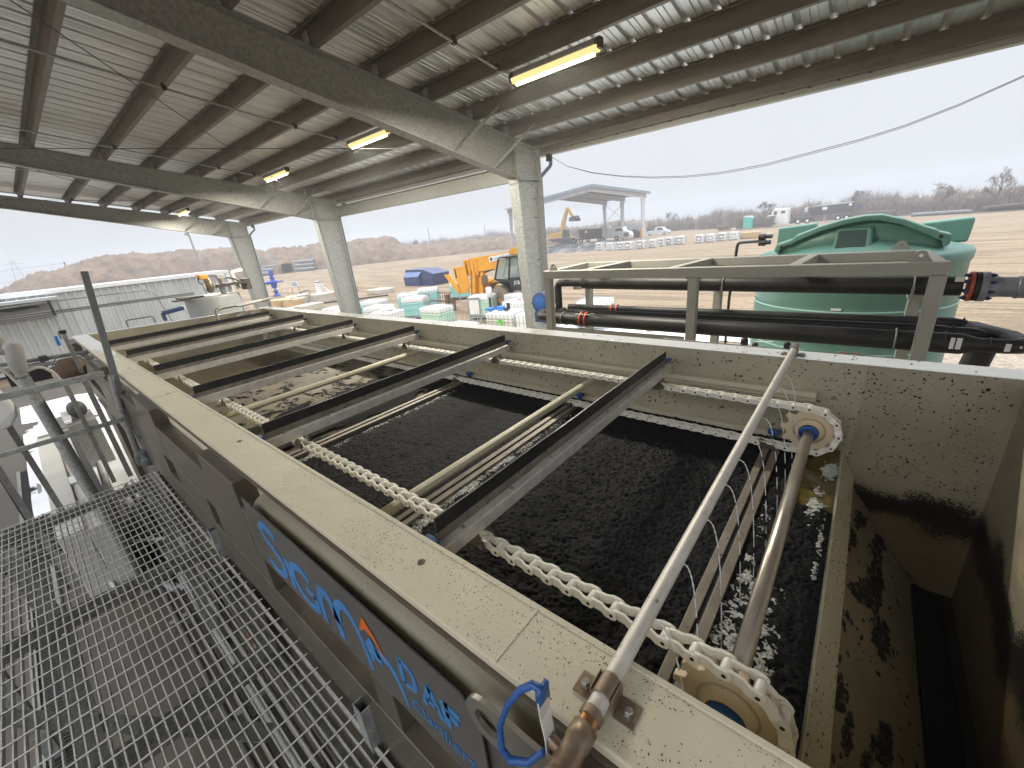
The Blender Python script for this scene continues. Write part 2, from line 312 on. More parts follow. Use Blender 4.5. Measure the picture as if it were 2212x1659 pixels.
# ================================================================ shelter
Y = 7.3
def rt(y): return 0.3636 * Y - 0.1646 * y       # top of the rafters = underside of the purlins
def rb(y): return 0.3183 * Y - 0.2097 * y
YR = -2.6
sh = thing('open_shelter', 'galvanised steel open-sided shelter roof on tapered columns over the long tank', 'shelter', (-5.2, 7.0, G))
XC = [2.51, -5.216, -12.95, -20.5]
for xc in XC:
    b = MB()        # tapered rafter: web and two flanges
    ye = 7.22
    ys_ = [YR, 0, 2, 4, 6.5]
    b.prism([(YR, rb(YR)), (6.52, rb(6.52)), (6.52, rt(6.52) - .01), (YR, rt(YR) - .01)], 'x', xc - .006, xc + .006)
    for f, s in ((rb, -1), (rt, 1)):
        y1 = 6.6 if s < 0 else ye
        b.hexa([(xc - .1, YR, f(YR) - .014), (xc + .1, YR, f(YR) - .014), (xc + .1, y1, f(y1) - .014), (xc - .1, y1, f(y1) - .014),
                (xc - .1, YR, f(YR)), (xc + .1, YR, f(YR)), (xc + .1, y1, f(y1)), (xc - .1, y1, f(y1))])
    b.box(xc - .1, xc + .1, 6.528, 6.548, rb(6.55) - .1, rt(6.5) + .02)
    b.build('rafter', K['galvw'], sh)
    b = MB()        # tapered column
    kz = rb(6.55) - .02
    b.prism([(6.556, kz + .005), (6.82, G), (7.27, G), (7.27, rt(7.27) - .02), (6.556, rt(6.556) - .02)], 'x', xc - .006, xc + .006)
    b.hexa([(xc - .11, 6.81, G), (xc + .11, 6.81, G), (xc + .11, 6.825, G), (xc - .11, 6.825, G), (xc - .11, 6.535, kz), (xc + .11, 6.535, kz), (xc + .11, 6.55, kz), (xc - .11, 6.55, kz)])
    b.box(xc - .11, xc + .11, 7.272, 7.287, G, rt(7.28))
    b.box(xc - .10, xc + .10, 6.551, 6.565, kz + .003, rt(6.56) - .02)
    b.box(xc + .008, xc + .08, 6.57, 7.26, kz - .01, kz + .003)
    b.box(xc - .16, xc + .16, 6.7, 7.4, G, G + .03)
    o = b.build('column', K['galv'], sh)
    bb = MB()
    for z in (.6, .25, -.55, -1.3):
        for yy in (7.12, 7.19): bb.lathe((xc + .006, yy, z), [(.013, 0), (.013, .008), (.006, .009)], 'x', 8)
    bb.build('bolt', K['darksteel'], o)
    # flange braces
    for yp in (.885 * Y, .765 * Y, .417 * Y):
        yb = yp - .5 if yp > 5 else yp - .25
        for s in ((1, -1) if yp > 5 else ()):
            MB().beam((xc + s * .05, yb, rb(yb) + .005), (xc + s * .62, yp, rt(yp) + .09), .045, .006, (1, 0, 1)).build('flange_brace', K['galvw'], sh)
# purlins: Z sections
PY = [k * Y for k in (.885, .765, .645, .534, .417, .303, .163, .045, -.075, -.195, -.315)]
for y in PY:
    z = rt(y) + .004; d = .2; t = .004; f = .065
    b = MB(); X0, X1 = -21.2, 9.0
    b.prism([(y, z), (y + f, z), (y + f, z + .022), (y + f - t, z + .022), (y + f - t, z + t), (y + t, z + t), (y + t, z + d), (y - f, z + d), (y - f, z + d - .02), (y - f + t, z + d - .02), (y - f + t, z + d - t), (y, z + d - t)], 'x', X0, X1)
    for xc in XC:
        for sx in (-.35, .38, .48, -.45):
            for sz in (.06, .14): b.lathe((xc + sx, y + .001, z + sz), [(.009, 0), (.009, -.006)], 'y', 6)
    o = b.build('purlin', K['purlin'], sh)
    for xc in XC:
        c = MB(); c.box(xc - .06, xc + .06, y - .012, y - .001, z, z + .17)
        c.build('cleat', K['galvw'], o)
# eave strut, fascia, gutter
b = MB(); y = 7.36; z = .196 * Y
b.prism([(y - .02, z), (y + .07, z), (y + .07, z + .02), (y - .012, z + .008), (y - .012, z + .19), (y + .07, z + .185), (y + .07, z + .2), (y - .02, z + .2)], 'x', -21.2, 9)
b.build('eave_strut', K['purlin'], sh)
b = MB(); b.prism([(7.46, z - .07), (7.60, z - .07), (7.60, z + .13), (7.59, z + .13), (7.59, z - .06), (7.47, z - .06), (7.47, z + .10), (7.46, z + .10)], 'x', -21.3, 9)
b.build('gutter', K['framegrey'], sh)
b = MB()
for i in range(70): x = -21 + i * .3; b.lathe((x, 7.44, z - .002), [(.009, 0), (.009, -.02)], 'z', 6)
b.build('screws', K['darksteel'], sh)
for xc in XC[1:]:
    b = MB(); b.tube(fillet([(xc + .18, 7.53, z - .07), (xc + .18, 7.53, z - .25), (xc + .06, 7.325, z - .45), (xc + .06, 7.325, G)], .04, 3), .036, 8); b.build('downspout', K['bluep'], sh)
    b = MB(); b.box(xc + .13, xc + .23, 7.45, 7.52, z - .18, z - .06); b.build('gutter_bracket', K['darksteel'], sh)
# portal beam in the second bay
b = MB(); b.box(-12.85, -5.3, 7.27, 7.28, .99, 1.27); b.box(-12.85, -5.3, 7.20, 7.35, .978, .99); b.box(-12.85, -5.3, 7.20, 7.35, 1.27, 1.282)
b.build('portal_beam', K['galvw'], sh)
# roof sheets: ribs run down the slope
b = MB(); prof = []; x = -21.4
while x < 9.1:
    prof += [(x, 0), (x + .02, .032), (x + .05, .032), (x + .07, 0), (x + .145, 0), (x + .152, .006), (x + .162, 0), (x + .215, 0), (x + .222, .006), (x + .232, 0)]; x += .3048
vs = []; n = len(prof)
for (y, dz) in ((YR - .2, 0), (7.58, 0)):
    for (px, pz) in prof: vs.append((px, y, rt(y) + .207 + pz))
b.add(vs, [(i, i + 1, n + i + 1, n + i) for i in range(n - 1)])
b.build('roof_sheet', K['roof'], sh, normals=False)
# rod bracing
for a, c in (((-5.4, .2, 2.45), (-12.7, 6.3, 1.45)), ((-12.8, .8, 2.38), (-5.4, 6.4, 1.45)), ((-13.1, .2, 2.45), (-20.3, 6.3, 1.45)), ((-20.3, .8, 2.38), (-13.1, 6.4, 1.45))):
    MB().tube([a, c], .006, 6).build('brace_rod', K['darksteel'], sh)
# ---- strip lights and their conduits
def purz(y): return rt(y)
lab = ['lit yellow tube light nearest the camera, under the open end of the roof', 'second lit tube light, middle of the shelter roof', 'third lit tube light, just before the second rafter', 'lit tube light mostly hidden behind the second rafter', 'small lit tube light farthest away near the end rafter']
lx = [(-3.72, -2.54), (-7.58, -6.42), (-11.47, -10.28), (-15.3, -14.1), (-19.42, -18.2)]
K['lamp'] = emis('lit_tube', (1.0, 0.93, 0.62), 10)
K['lampcore'] = mat('lamp_cover', (0.85, 0.74, 0.35), 0.3)
K['diff'] = emis('lamp_diffuser', (1.0, 0.80, 0.33), 0.75)
for i, (a, c) in enumerate(lx):
    y = 4.83; z = rt(y) - .03
    t = thing('strip_light', lab[i], 'strip light', ((a + c) / 2, y, z), group='tube lights under the shelter roof')
    b = MB(); b.box(a + .03, c - .03, y - .05, y + .05, z - .03, z + .028); b.build('housing', K['galvw'], t, bevel=.008)
    b = MB(); b.smooth = True
    b.prism([(y - .062, z - .035), (y - .055, z - .07), (y - .03, z - .092), (y + .03, z - .092), (y + .055, z - .07), (y + .062, z - .035)], 'x', a, c); b.build('diffuser', K['diff'], t, bevel=.01)
    b = MB(); b.tube([(a + .05, y, z - .10), (c - .05, y, z - .10)], .022, 8); b.build('tube', K['lamp'], t)
    for q in (c - .02, a - .04): b = MB(); b.box(q, q + .055, y - .04, y + .04, z - .07, z + .03); b.build('end_cap', K['darksteel'], t)
    ld = bpy.data.lights.new('lamp', 'AREA'); ld.shape = 'RECTANGLE'; ld.size = c - a; ld.size_y = .12; ld.energy = 175; ld.color = (1, .93, .78)
    lo = bpy.data.objects.new('lamp', ld); C.objects.link(lo); lo.parent = t; lo.location = (0, 0, -.13)
    q = 'steel conduit run under the purlins ending at the ' + ('nearest', 'second', 'third', 'hidden fourth', 'farthest')[i] + ' tube light'
    t = thing('conduit', q, 'conduit', (a, 4.6, rt(4.6)), group='conduits under the shelter roof')
    b = MB(); b.tube([(a - .05, YR, rt(YR) - .03), (a - .05, 4.66, rt(4.66) - .03), (a + .02, 4.74, rt(4.66) - .05)], .013, 8); b.build('pipe', K['galv'], t)
    for yy in (.303 * Y, 4.6, .534 * Y): b = MB(); b.box(a - .075, a - .025, yy - .02, yy + .03, rt(yy) - .05, rt(yy) + .03); b.build('clamp', K['darksteel'], t)
# slack cable hanging from the eave
pts = [(-5.03, 1.36), (-4.6, 1.09), (-4.09, .905), (-3.5, .76), (-2.97, .665), (-2.4, .597), (-1.9, .571), (-1.3, .588), (-.76, .649), (-.3, .70), (.124, .773), (.55, .89), (.98, 1.043), (1.7, 1.32), (2.4, 1.6)]
b = MB(); b.tube([(x, 7.42, z) for x, z in pts], .0042, 6); b.tube([(x, 7.43, z - .02 * math.sin((x + 5) * .42)) for x, z in pts], .0035, 6)
tag(b.build('slack_cable', K['black']), 'thin black cable sagging below the open eave across the sky', 'cable')
# ================================================================ the clarifier tank
K['hopper'] = mat('stained_shaded_cream', (0.27, 0.225, 0.15), 0.55, col2=(0.15, 0.125, 0.08), vs=1.6, spots=[(30, 0.3, spk, 4, 0.42)])  # stained paint, its colour taken darker to paint in the hopper's shade
K['rimwet'] = mat('wet_cream_pale_sheen', (0.68, 0.68, 0.64), 0.14, col2=(0.60, 0.59, 0.52), vs=1.6, bump=0.25, bs=14, coat=1.0, rvar=0.05, spots=[(45, 0.22, (0.15, 0.13, 0.1), 4, 0.5)])  # wet gloss, with the base colour paled to paint in reflected sky
K['sludge'] = mat('black_sludge', (0.030, 0.030, 0.033), 0.66, col2=(0.001, 0.001, 0.0012), vs=95, bump=0.9, bs=170, rvar=0.2, spec=0.09)  # fine grey flecks in the black colour paint in small highlights
K['flake'] = mat('dried_sludge', (0.012, 0.010, 0.008), 0.6)
K['foam'] = mat('foam', (0.66, 0.67, 0.65), 0.35, col2=(0.30, 0.31, 0.29), vs=45, bump=0.8, bs=140)
K['murk'] = mat('murky_water', (0.055, 0.042, 0.024), 0.08, col2=(0.035, 0.027, 0.016), vs=3, bump=0.1, bs=6, coat=0.5)
K['olive'] = mat('olive_water', (0.17, 0.13, 0.03), 0.10, col2=(0.06, 0.05, 0.015), vs=14, bump=0.3, bs=25)
SPK = []
T = thing('clarifier_tank', 'long cream open-topped flotation tank with stainless side frames and black sludge inside', 'tank', (-4, 1.6, G))
ZR = -.82; xl, xr = -8.83, .66
# near wall: cream rim, body
b = MB()
b.box(xl, xr + .1, .385, .548, -.846, ZR); b.box(xl, xr + .1, .405, .545, -3.35, -.847)
b.build('near_wall', K['beige'], T, bevel=.004)
b = MB(); b.box(xl, xr + .1, .537, .549, ZR - .003, ZR + .004); b.build('rim_bead', K['beige'], T, bevel=.002)
for x in (-.463, -3.6, -6.2): b = MB(); b.box(x - .004, x + .004, .386, .536, ZR + .0005, ZR + .0022); b.build('weld_seam', K['beige'], T, bevel=.0008)
for x in (-.814, -2.209, -3.6, -5.0): b = MB(); b.lathe((x, .478, ZR), [(.011, 0), (.0105, .002), (.0045, .0024), (.004, .0012)], 'z', 18); b.build('flush_bolt', K['staind'], T)
# far wall
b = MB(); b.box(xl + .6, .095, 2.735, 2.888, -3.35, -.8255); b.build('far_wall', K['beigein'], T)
K['hopwall'] = mat('cream_paint_tideline', (0.40, 0.36, 0.26), 0.5, col2=(0.27, 0.235, 0.165), vs=1.4, spots=[(95, 0.32, (.08, .065, .04), 4, 0.40)], band=(1.97, .25, (.012, .01, .008)))
b = MB(); b.box(.095, xr + .1, 2.735, 2.888, -3.35, -.8255); b.build('hopper_wall', K['hopwall'], T)
b = MB(); b.box(xl + .75, xr + .1, 2.733, 2.892, -.825, ZR); b.build('far_rim', K['rimwet'], T, bevel=.004)
for z, w in ((-1.0, .05), (-1.035, .012), (-1.30, .035)):
    b = MB(); b.box(-8.0, -.097, 2.734 - w, 2.7345, z - .008, z); b.box(-8.0, -.0975, 2.734 - w, 2.734 - w + .006, z - .03, z - .0085); b.build('wear_rail', K['beige'], T, bevel=.002)
b = MB(); b.box(-8.0, -.12, 2.726, 2.7345, -1.285, -1.05); b.build('wall_strip', K['beigein'], T)
b = MB()
for x in [-.02 - .35 * i for i in range(3)] + [-.11]: b.lathe((x + .0, 2.734, -1.03 + (.02 if x < -.05 else .0)), [(.011, 0), (.011, -.006), (.006, -.013)], 'y', 10)
b.build('wall_bolt', K['bolt'], T)
# near-side wear rail (hidden mostly)
b = MB(); b.box(-8.0, -.1, .549, .60, -1.008, -1.0); b.box(-8.0, -.1, .549, .58, -1.31, -1.30); b.build('wear_rail', K['beige'], T)
# end walls (the far left one stands slightly askew in the view)
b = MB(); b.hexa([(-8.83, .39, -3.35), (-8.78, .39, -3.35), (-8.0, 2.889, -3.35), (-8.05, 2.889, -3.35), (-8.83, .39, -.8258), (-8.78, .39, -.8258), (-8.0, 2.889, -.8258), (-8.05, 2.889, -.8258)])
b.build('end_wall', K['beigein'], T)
b = MB(); b.hexa([(-8.85, .5485, -.825), (-8.755, .5485, -.825), (-8.0, 2.889, -.825), (-8.06, 2.889, -.825), (-8.85, .5485, -.8195), (-8.755, .5485, -.8195), (-8.0, 2.889, -.8195), (-8.06, 2.889, -.8195)])
b.build('end_rim', K['rimwet'], T)
b = MB(); b.box(.645, .76, .546, 2.734, -3.35, -.821); b.build('end_wall', K['hopwall'], T)
# liner of the hopper: spill lip, slope, channel
b = MB()
b.prism([(.045, -1.372), (.058, -1.350), (.070, -1.347), (.138, -1.490), (.141, -1.53), (.132, -1.532), (.126, -1.495), (.062, -1.362), (.05, -1.38)], 'y', .549, 2.7325)
b.build('spill_lip', K['beige'], T, bevel=.003)
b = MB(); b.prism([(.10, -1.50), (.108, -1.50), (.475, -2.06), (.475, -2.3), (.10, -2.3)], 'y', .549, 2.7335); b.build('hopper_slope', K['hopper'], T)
b = MB(); b.box(.474, .646, .549, 2.7335, -2.3, -2.10); b.build('hopper_floor', K['flake'], T)
b = MB(); b.prism([(.47, -2.02), (.47, -2.098), (.60, -2.098), (.585, -2.06), (.52, -2.04)], 'y', .549, 2.66); b.build('channel_sludge', K['sludge'], T, bevel=.01)
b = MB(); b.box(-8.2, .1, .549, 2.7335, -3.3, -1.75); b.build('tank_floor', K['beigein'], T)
# ---- dried specks thrown on the paint
def splat(name, org, u, v, nrm, dens, n, smin, smax, par, seed, m='flake', el=2.2):
    rnd = random.Random(seed); org = Vector(org); u = Vector(u); v = Vector(v); nn = Vector(nrm); b = MB(); ul, vl = u.length, v.length; uu, vv = u / ul, v / vl
    k = 0; tries = 0
    while k < n and tries < n * 60:
        tries += 1
        a, c = rnd.random(), rnd.random()
        if rnd.random() > dens(a, c): continue
        k += 1; s = smin + (smax - smin) * rnd.random() ** 3; e = 1 + (el - 1) * rnd.random(); an = rnd.random() * math.pi; ps = []
        o = org + u * a + v * c + nn * .0012
        for q in range(6):
            t = q * math.pi / 3; r = s * (.6 + .6 * rnd.random()); x = math.cos(t) * r * e; y = math.sin(t) * r
            ps.append(o + uu * (x * math.cos(an) - y * math.sin(an)) + vv * (x * math.sin(an) + y * math.cos(an)))
        b.add(ps + [o + nn * s * .5], [(i, (i + 1) % 6, 6) for i in range(6)])
    o = b.build(name, K[m], par, normals=False); o['kind'] = 'stuff'; return o
g = lambda x, c, w: math.exp(-((x - c) / w) ** 2)
# far wall of the hopper, x .1-.645, z -.85..-2.05
sl_ = Vector((.367, 0, -.56)); sn = Vector((.56, 0, .367)).normalized()
splat('dried_specks', (.109, .56, -1.50), (0, 2.17, 0), sl_, sn, lambda a, c: (1.0 if fbm(a * 9 - c * 2.2, c * 3.4, 5) > .22 and .03 < c < .62 else .0) + .012, 3800, .0015, .012, T, 5, el=3.2)
splat('dried_specks', (.071, .56, -1.3465), (0, 2.17, 0), (.067, 0, -.143), Vector((.143, 0, .067)).normalized(), lambda a, c: .25 + g(c, 0, .12), 700, .0006, .0038, T, 6, el=3)
splat('dried_specks', (-3.5, .39, ZR), (4.1, 0, 0), (0, .145, 0), (0, 0, 1), lambda a, c: (.15 + .85 * (fbm(a * 14, c * 1.5, 2) > .05)) * (.25 + .75 * (a > .45)), 3400, .0003, .0014, T, 7)
splat('dried_specks', (-8, 2.7335, -1.0), (8.6, 0, 0), (0, 0, .17), (0, -1, 0), lambda a, c: .25 + .75 * (fbm(a * 30, c * 2, 2) > .1), 1500, .0012, .0055, T, 8)
splat('dried_specks', (-8, 2.7245, -1.27), (8.0, 0, 0), (0, 0, .22), (0, -1, 0), lambda a, c: .25 + .75 * (fbm(a * 30, c * 2, 6) > .1), 900, .0015, .007, T, 9)
splat('dried_specks', (-.08, 2.7335, -1.45), (.7, 0, 0), (0, 0, .6), (0, -1, 0), lambda a, c: .5 + .5 * (fbm(a * 5, c * 5, 6) > 0), 700, .0009, .0045, T, 19)
splat('dried_specks', (-8, 2.75, ZR), (8.5, 0, 0), (0, .13, 0), (0, 0, 1), lambda a, c: .2 + .8 * (fbm(a * 20, c, 6) > .15), 500, .001, .006, T, 10)
b = MB(); b.smooth = True; vs = []; fs = []; idx = {}
def ice(x, y): return .62 + fbm(x * 2.2, y * 9, 4) * .9 - max(0, (x + 7.3)) * .75 - .2 * (abs(y - .467) > .07)
def iv(i, j):
    if (i, j) not in idx: x = -8.83 + i * .0125; y = .388 + j * .0066; idx[i, j] = len(vs); vs.append((x, y, ZR + .0005 + max(0, min(.006, ice(x, y) * .012))))
    return idx[i, j]
for i in range(300):
    for j in range(24):
        if ice(-8.83 + (i + .5) * .0125, .388 + (j + .5) * .0066) > 0: fs.append((iv(i, j), iv(i + 1, j), iv(i + 1, j + 1), iv(i, j + 1)))
b.add(vs, fs); tag(b.build('ice', mat('frost', (.74, .76, .78), .3, var=.06, vs=6, bump=.4, bs=25), normals=False), kind='stuff', label='white frost lying on the far end of the near rim', cat='ice')
# ---- near side outside: cream back panel, half-round, stainless frame with openings
b = MB(); b.smooth = True; b.loft([[(x, .392 - .052 * math.cos(a), -.925 + .043 * math.sin(a)) for a in [math.pi * (-.5 + i / 10) for i in range(11)]] for x in (-1.72, -.30)], close=False)
b.build('half_round', K['beigein'], T, normals=False)
yf, yb = .325, .404
st = []
def fr(x0, x1, z0, z1, y0=yf): st.append((x0, x1, y0, z0, z1))
for a, c in ((-.30, .76), (-2.36, -1.86), (-4.0, -3.41), (-6.2, -5.6), (-8.8, -8.2)): fr(a, c, -1.22, -.852)
fr(-8.8, .76, -1.215, -.965, .327)
for a, c in ((-.28, -.12), (-.98, -.86), (-2.46, -1.80), (-3.34, -2.62), (-4.6, -3.62), (-6.6, -5.6), (-8.8, -8.0)): fr(a, c, -1.385, -1.215, .326)
fr(-8.8, .76, -1.62, -1.385, .324)
fr(-8.8, .76, -.853, -.8465, .375)
b = MB()
for x0, x1, y0, z0, z1 in st: b.box(x0, x1, y0, yb, z0, z1)
b.build('side_frame', K['staind'], T, bevel=.003)
b = MB()
for a, c in ((-7.6, -6.9), (-5.2, -4.5), (-2.9, -2.3), (-1.1, -.6), (.1, .5)):
    b.box(a, c, .325, .404, -3.3, -1.62)
b.box(-8.8, .76, .33, .40, -3.45, -3.3); b.box(-8.8, .76, .372, .3995, -3.3, -1.621); b.build('leg_dark_infill', K['staind'], T, bevel=.003)  # legs, plus an added dark plate standing in for the shaded openings between them
b = MB(); b.box(-8.8, .76, .385, .545, -3.6, -3.36); b.box(-8.8, .76, 2.7, 2.9, -3.6, -3.36); b.build('skid_rail', K['darksteel'], T)
# lifting eye
b = MB(); c = (-.425, -.872); n1 = 16; outer = [(c[0] - .055 * math.cos(t), c[1] + .055 * math.sin(t)) for t in [math.pi * (-.5 + i / n1) for i in range(n1 + 1)]]
hole = [(c[0] + .030 * math.cos(t), c[1] + .030 * math.sin(t)) for t in [2 * math.pi * i / 20 for i in range(20)]]
def plate_hole(b, outer, hole, y0, y1):
    no, nh = len(outer), len(hole)
    k = len(b.v); vs = [(x, y0, z) for x, z in outer] + [(x, y0, z) for x, z in hole] + [(x, y1, z) for x, z in outer] + [(x, y1, z) for x, z in hole]
    fs = []; cx = sum(h[0] for h in hole) / nh; cz = sum(h[1] for h in hole) / nh
    an = lambda p: math.atan2(p[1] - cz, p[0] - cx)
    near = [min(range(nh), key=lambda j: abs((an(hole[j]) - an(o) + math.pi) % (2 * math.pi) - math.pi)) for o in outer]
    for side in (0, no + nh):
        for i in range(no):
            j = (i + 1) % no; a, c_ = near[i], near[j]; fs.append((side + i, side + j, side + no + c_))
            q = a
            while q != c_:
                d = 1 if ((c_ - a) % nh) <= nh / 2 else -1
                nx = (q + d) % nh; fs.append((side + i, side + no + q, side + no + nx)); q = nx
    for i in range(no): j = (i + 1) % no; fs.append((i, j, no + nh + j, no + nh + i))
    for i in range(nh): j = (i + 1) % nh; fs.append((no + i, no + j, 2 * no + nh + j, 2 * no + nh + i))
    b.add(vs, fs)
plate_hole(b, outer + [(-.20, c[1] + .055), (-.17, c[1] + .02), (-.17, c[1] - .03), (-.20, c[1] - .055)], hole, .312, .322)
b.build('lifting_eye', K['bolt'], T)
# sign plate with the maker's lettering
ys = .316
b = MB(); sx0, sx1, sz0, sz1 = -1.735, -.452, -1.165, -.862
b.prism([(sx0, sz0), (sx1 - .06, sz0), (sx1 - .008, sz0 + .03), (sx1, sz0 + .10), (sx1, sz1 - .07), (sx1 - .012, sz1 - .03), (sx1 - .05, sz1), (sx0, sz1)], 'y', ys, ys + .004)
K['clearp'] = mat('grey_sign_plate', (0.085, 0.083, 0.078), 0.3, 0.2, var=0.15, vs=4, coat=0.3)
sp_ = b.build('sign_plate', K['clearp'], T)
def stroke(b, pts, w, y=ys, t=.0015, w2=None):
    # a flat brush stroke along a polyline in x,z
    P = [Vector((p[0], p[1])) for p in pts]; n = len(P); Lr = []; Rr = []
    for i in range(n):
        d = (P[min(n - 1, i + 1)] - P[max(0, i - 1)]).normalized(); nn_ = Vector((-d.y, d.x))
        ww = (w + ((w2 if w2 is not None else w) - w) * i / (n - 1)) / 2
        Lr.append(P[i] + nn_ * ww); Rr.append(P[i] - nn_ * ww)
    for i in range(n - 1):
        q = [Lr[i], Lr[i + 1], Rr[i + 1], Rr[i]]
        b.add([(p.x, y - t, p.y) for p in q] + [(p.x, y - .0002, p.y) for p in q], [(0, 1, 2, 3), (0, 4, 5, 1), (1, 5, 6, 2), (2, 6, 7, 3), (3, 7, 4, 0)])
def cv(pts, n=6):   # Catmull-Rom
    P = [Vector((p[0], p[1], 0)) for p in pts]; P = [P[0] * 2 - P[1]] + P + [P[-1] * 2 - P[-2]]; out = []
    for i in range(1, len(P) - 2):
        for k in range(n):
            t = k / n; a, b_, c_, d = P[i - 1], P[i], P[i + 1], P[i + 2]
            v = .5 * ((2 * b_) + (c_ - a) * t + (2 * a - 5 * b_ + 4 * c_ - d) * t * t + (3 * b_ - a - 3 * c_ + d) * t ** 3); out.append((v.x, v.y))
    return out + [(P[-2].x, P[-2].y)]
b = MB(); H_ = .22; z0 = -1.135; z1 = z0 + H_
def XZ(x, z): return (x, z0 + z * H_)
b1 = MB()
# S
stroke(b1, cv([XZ(-1.465, .92), XZ(-1.55, 1.0), XZ(-1.605, .86), XZ(-1.58, .66), XZ(-1.50, .50), XZ(-1.465, .30), XZ(-1.50, .08), XZ(-1.57, .0), XZ(-1.64, .10)]), .034)
# I
stroke(b1, [XZ(-1.415, .62), XZ(-1.42, .0)], .034)
# G
stroke(b1, cv([XZ(-1.235, .60), XZ(-1.29, .70), XZ(-1.36, .62), XZ(-1.385, .36), XZ(-1.355, .08), XZ(-1.29, .0), XZ(-1.235, .08), XZ(-1.225, .34)]), .034); stroke(b1, [XZ(-1.225, .34), XZ(-1.29, .34)], .030)
# M as two arches
stroke(b1, cv([XZ(-1.185, .0), XZ(-1.18, .42), XZ(-1.15, .70), XZ(-1.10, .66), XZ(-1.08, .30), XZ(-1.08, .0)]), .036)
stroke(b1, cv([XZ(-1.08, .30), XZ(-1.055, .66), XZ(-1.0, .84), XZ(-.95, .64), XZ(-.925, .28), XZ(-.915, -.02)]), .042, w2=.018)
# A: blue body, orange cap
b1.add([(x, ys - .0015, z) for x, z in (XZ(-.915, .48), XZ(-.875, .70), XZ(-.835, .46), XZ(-.84, .30), XZ(-.875, .36), XZ(-.895, .18))], [(0, 1, 2, 3, 4, 5)])
stroke(b1, cv([XZ(-.86, .50), XZ(-.80, .52), XZ(-.765, .30), XZ(-.745, -.02)]), .036, w2=.012)
# DAF
def letters(b, txt, x, z, h, w):
    for ch in txt:
        if ch == 'D': stroke(b, [(x, z), (x, z + h)], w); stroke(b, cv([(x, z + h), (x + h * .5, z + h * .86), (x + h * .62, z + h * .5), (x + h * .5, z + h * .14), (x, z)], 4), w); x += h * .95
        if ch == 'A': stroke(b, [(x, z), (x + h * .38, z + h)], w); stroke(b, [(x + h * .38, z + h), (x + h * .76, z)], w); stroke(b, [(x + h * .16, z + h * .3), (x + h * .6, z + h * .3)], w * .8); x += h * 1.0
        if ch == 'F': stroke(b, [(x, z), (x, z + h)], w * 1.4); stroke(b, [(x, z + h - w / 2), (x + h * .6, z + h - w / 2)], w); stroke(b, [(x, z + h * .55), (x + h * .5, z + h * .55)], w)
letters(b1, 'DAF', -.735, -1.035, .085, .019)
b1.build('lettering', K['signblue'], sp_, normals=False)
b2 = MB(); b2.add([(x, ys - .0016, z) for x, z in (XZ(-.935, .62), XZ(-.885, 1.02), XZ(-.84, .80), XZ(-.805, .50), XZ(-.855, .74), XZ(-.89, .80))], [(0, 1, 2, 3, 4, 5)])
b2.build('logo_tip', K['orange'], sp_, normals=False)
def text(body, name, m, par, size, M4, th=.001):
    cu = bpy.data.curves.new(name, 'FONT'); cu.body = body; cu.size = size; cu.extrude = th; o = bpy.data.objects.new(name, cu); C.objects.link(o)
    dg = bpy.context.evaluated_depsgraph_get(); me = bpy.data.meshes.new_from_object(o.evaluated_get(dg)); bpy.data.objects.remove(o)
    off = Vector(par.get('_w', (0, 0, 0))); me.transform(Matrix.Translation(-off) @ M4); me.materials.clear(); me.materials.append(m)
    o = bpy.data.objects.new(name, me); C.objects.link(o); o.parent = par; o['_w'] = tuple(off); return o
text('Clarifiers', 'lettering', K['signblue'], sp_, .062, Matrix.Translation((-.72, ys - .0012, -1.112)) @ Matrix.Rotation(rad(90), 4, 'X'), .0005)
# cross pipes above the sludge
for x, z in ((-1.47, -1.105), (-3.6, -1.105)):
    b = MB(); b.lathe((x, 0, z), [(.027, .549), (.027, 2.734)], 'y', 8); b.build('cross_tube', K['beige'], T, bevel=.003)
# discharge pipe over the far corner
b = MB(); b.tube(fillet([(-8.35, 2.95, -.72), (-8.1, 2.55, -.70), (-8.0, 2.1, -.70), (-7.95, 2.02, -.72), (-7.9, 2.0, -.9)], .06, 4), .025, 8); b.build('feed_pipe', K['galvw'], T)
b = MB(); b.tube([(-8.3, 3.0, -.70), (-7.9, 2.5, -.70), (-7.84, 2.3, -.70)], .018, 8); b.tube([(-7.95, 2.42, -.70), (-7.95, 2.42, -.86)], .008, 6)
b.tube([(-7.95 + .10 * math.cos(t), 2.42 + .12 * math.sin(t), -.87) for t in [i * math.pi / 8 for i in range(17)]], .008, 6, False); b.build('hand_wheel', K['galvw'], T)

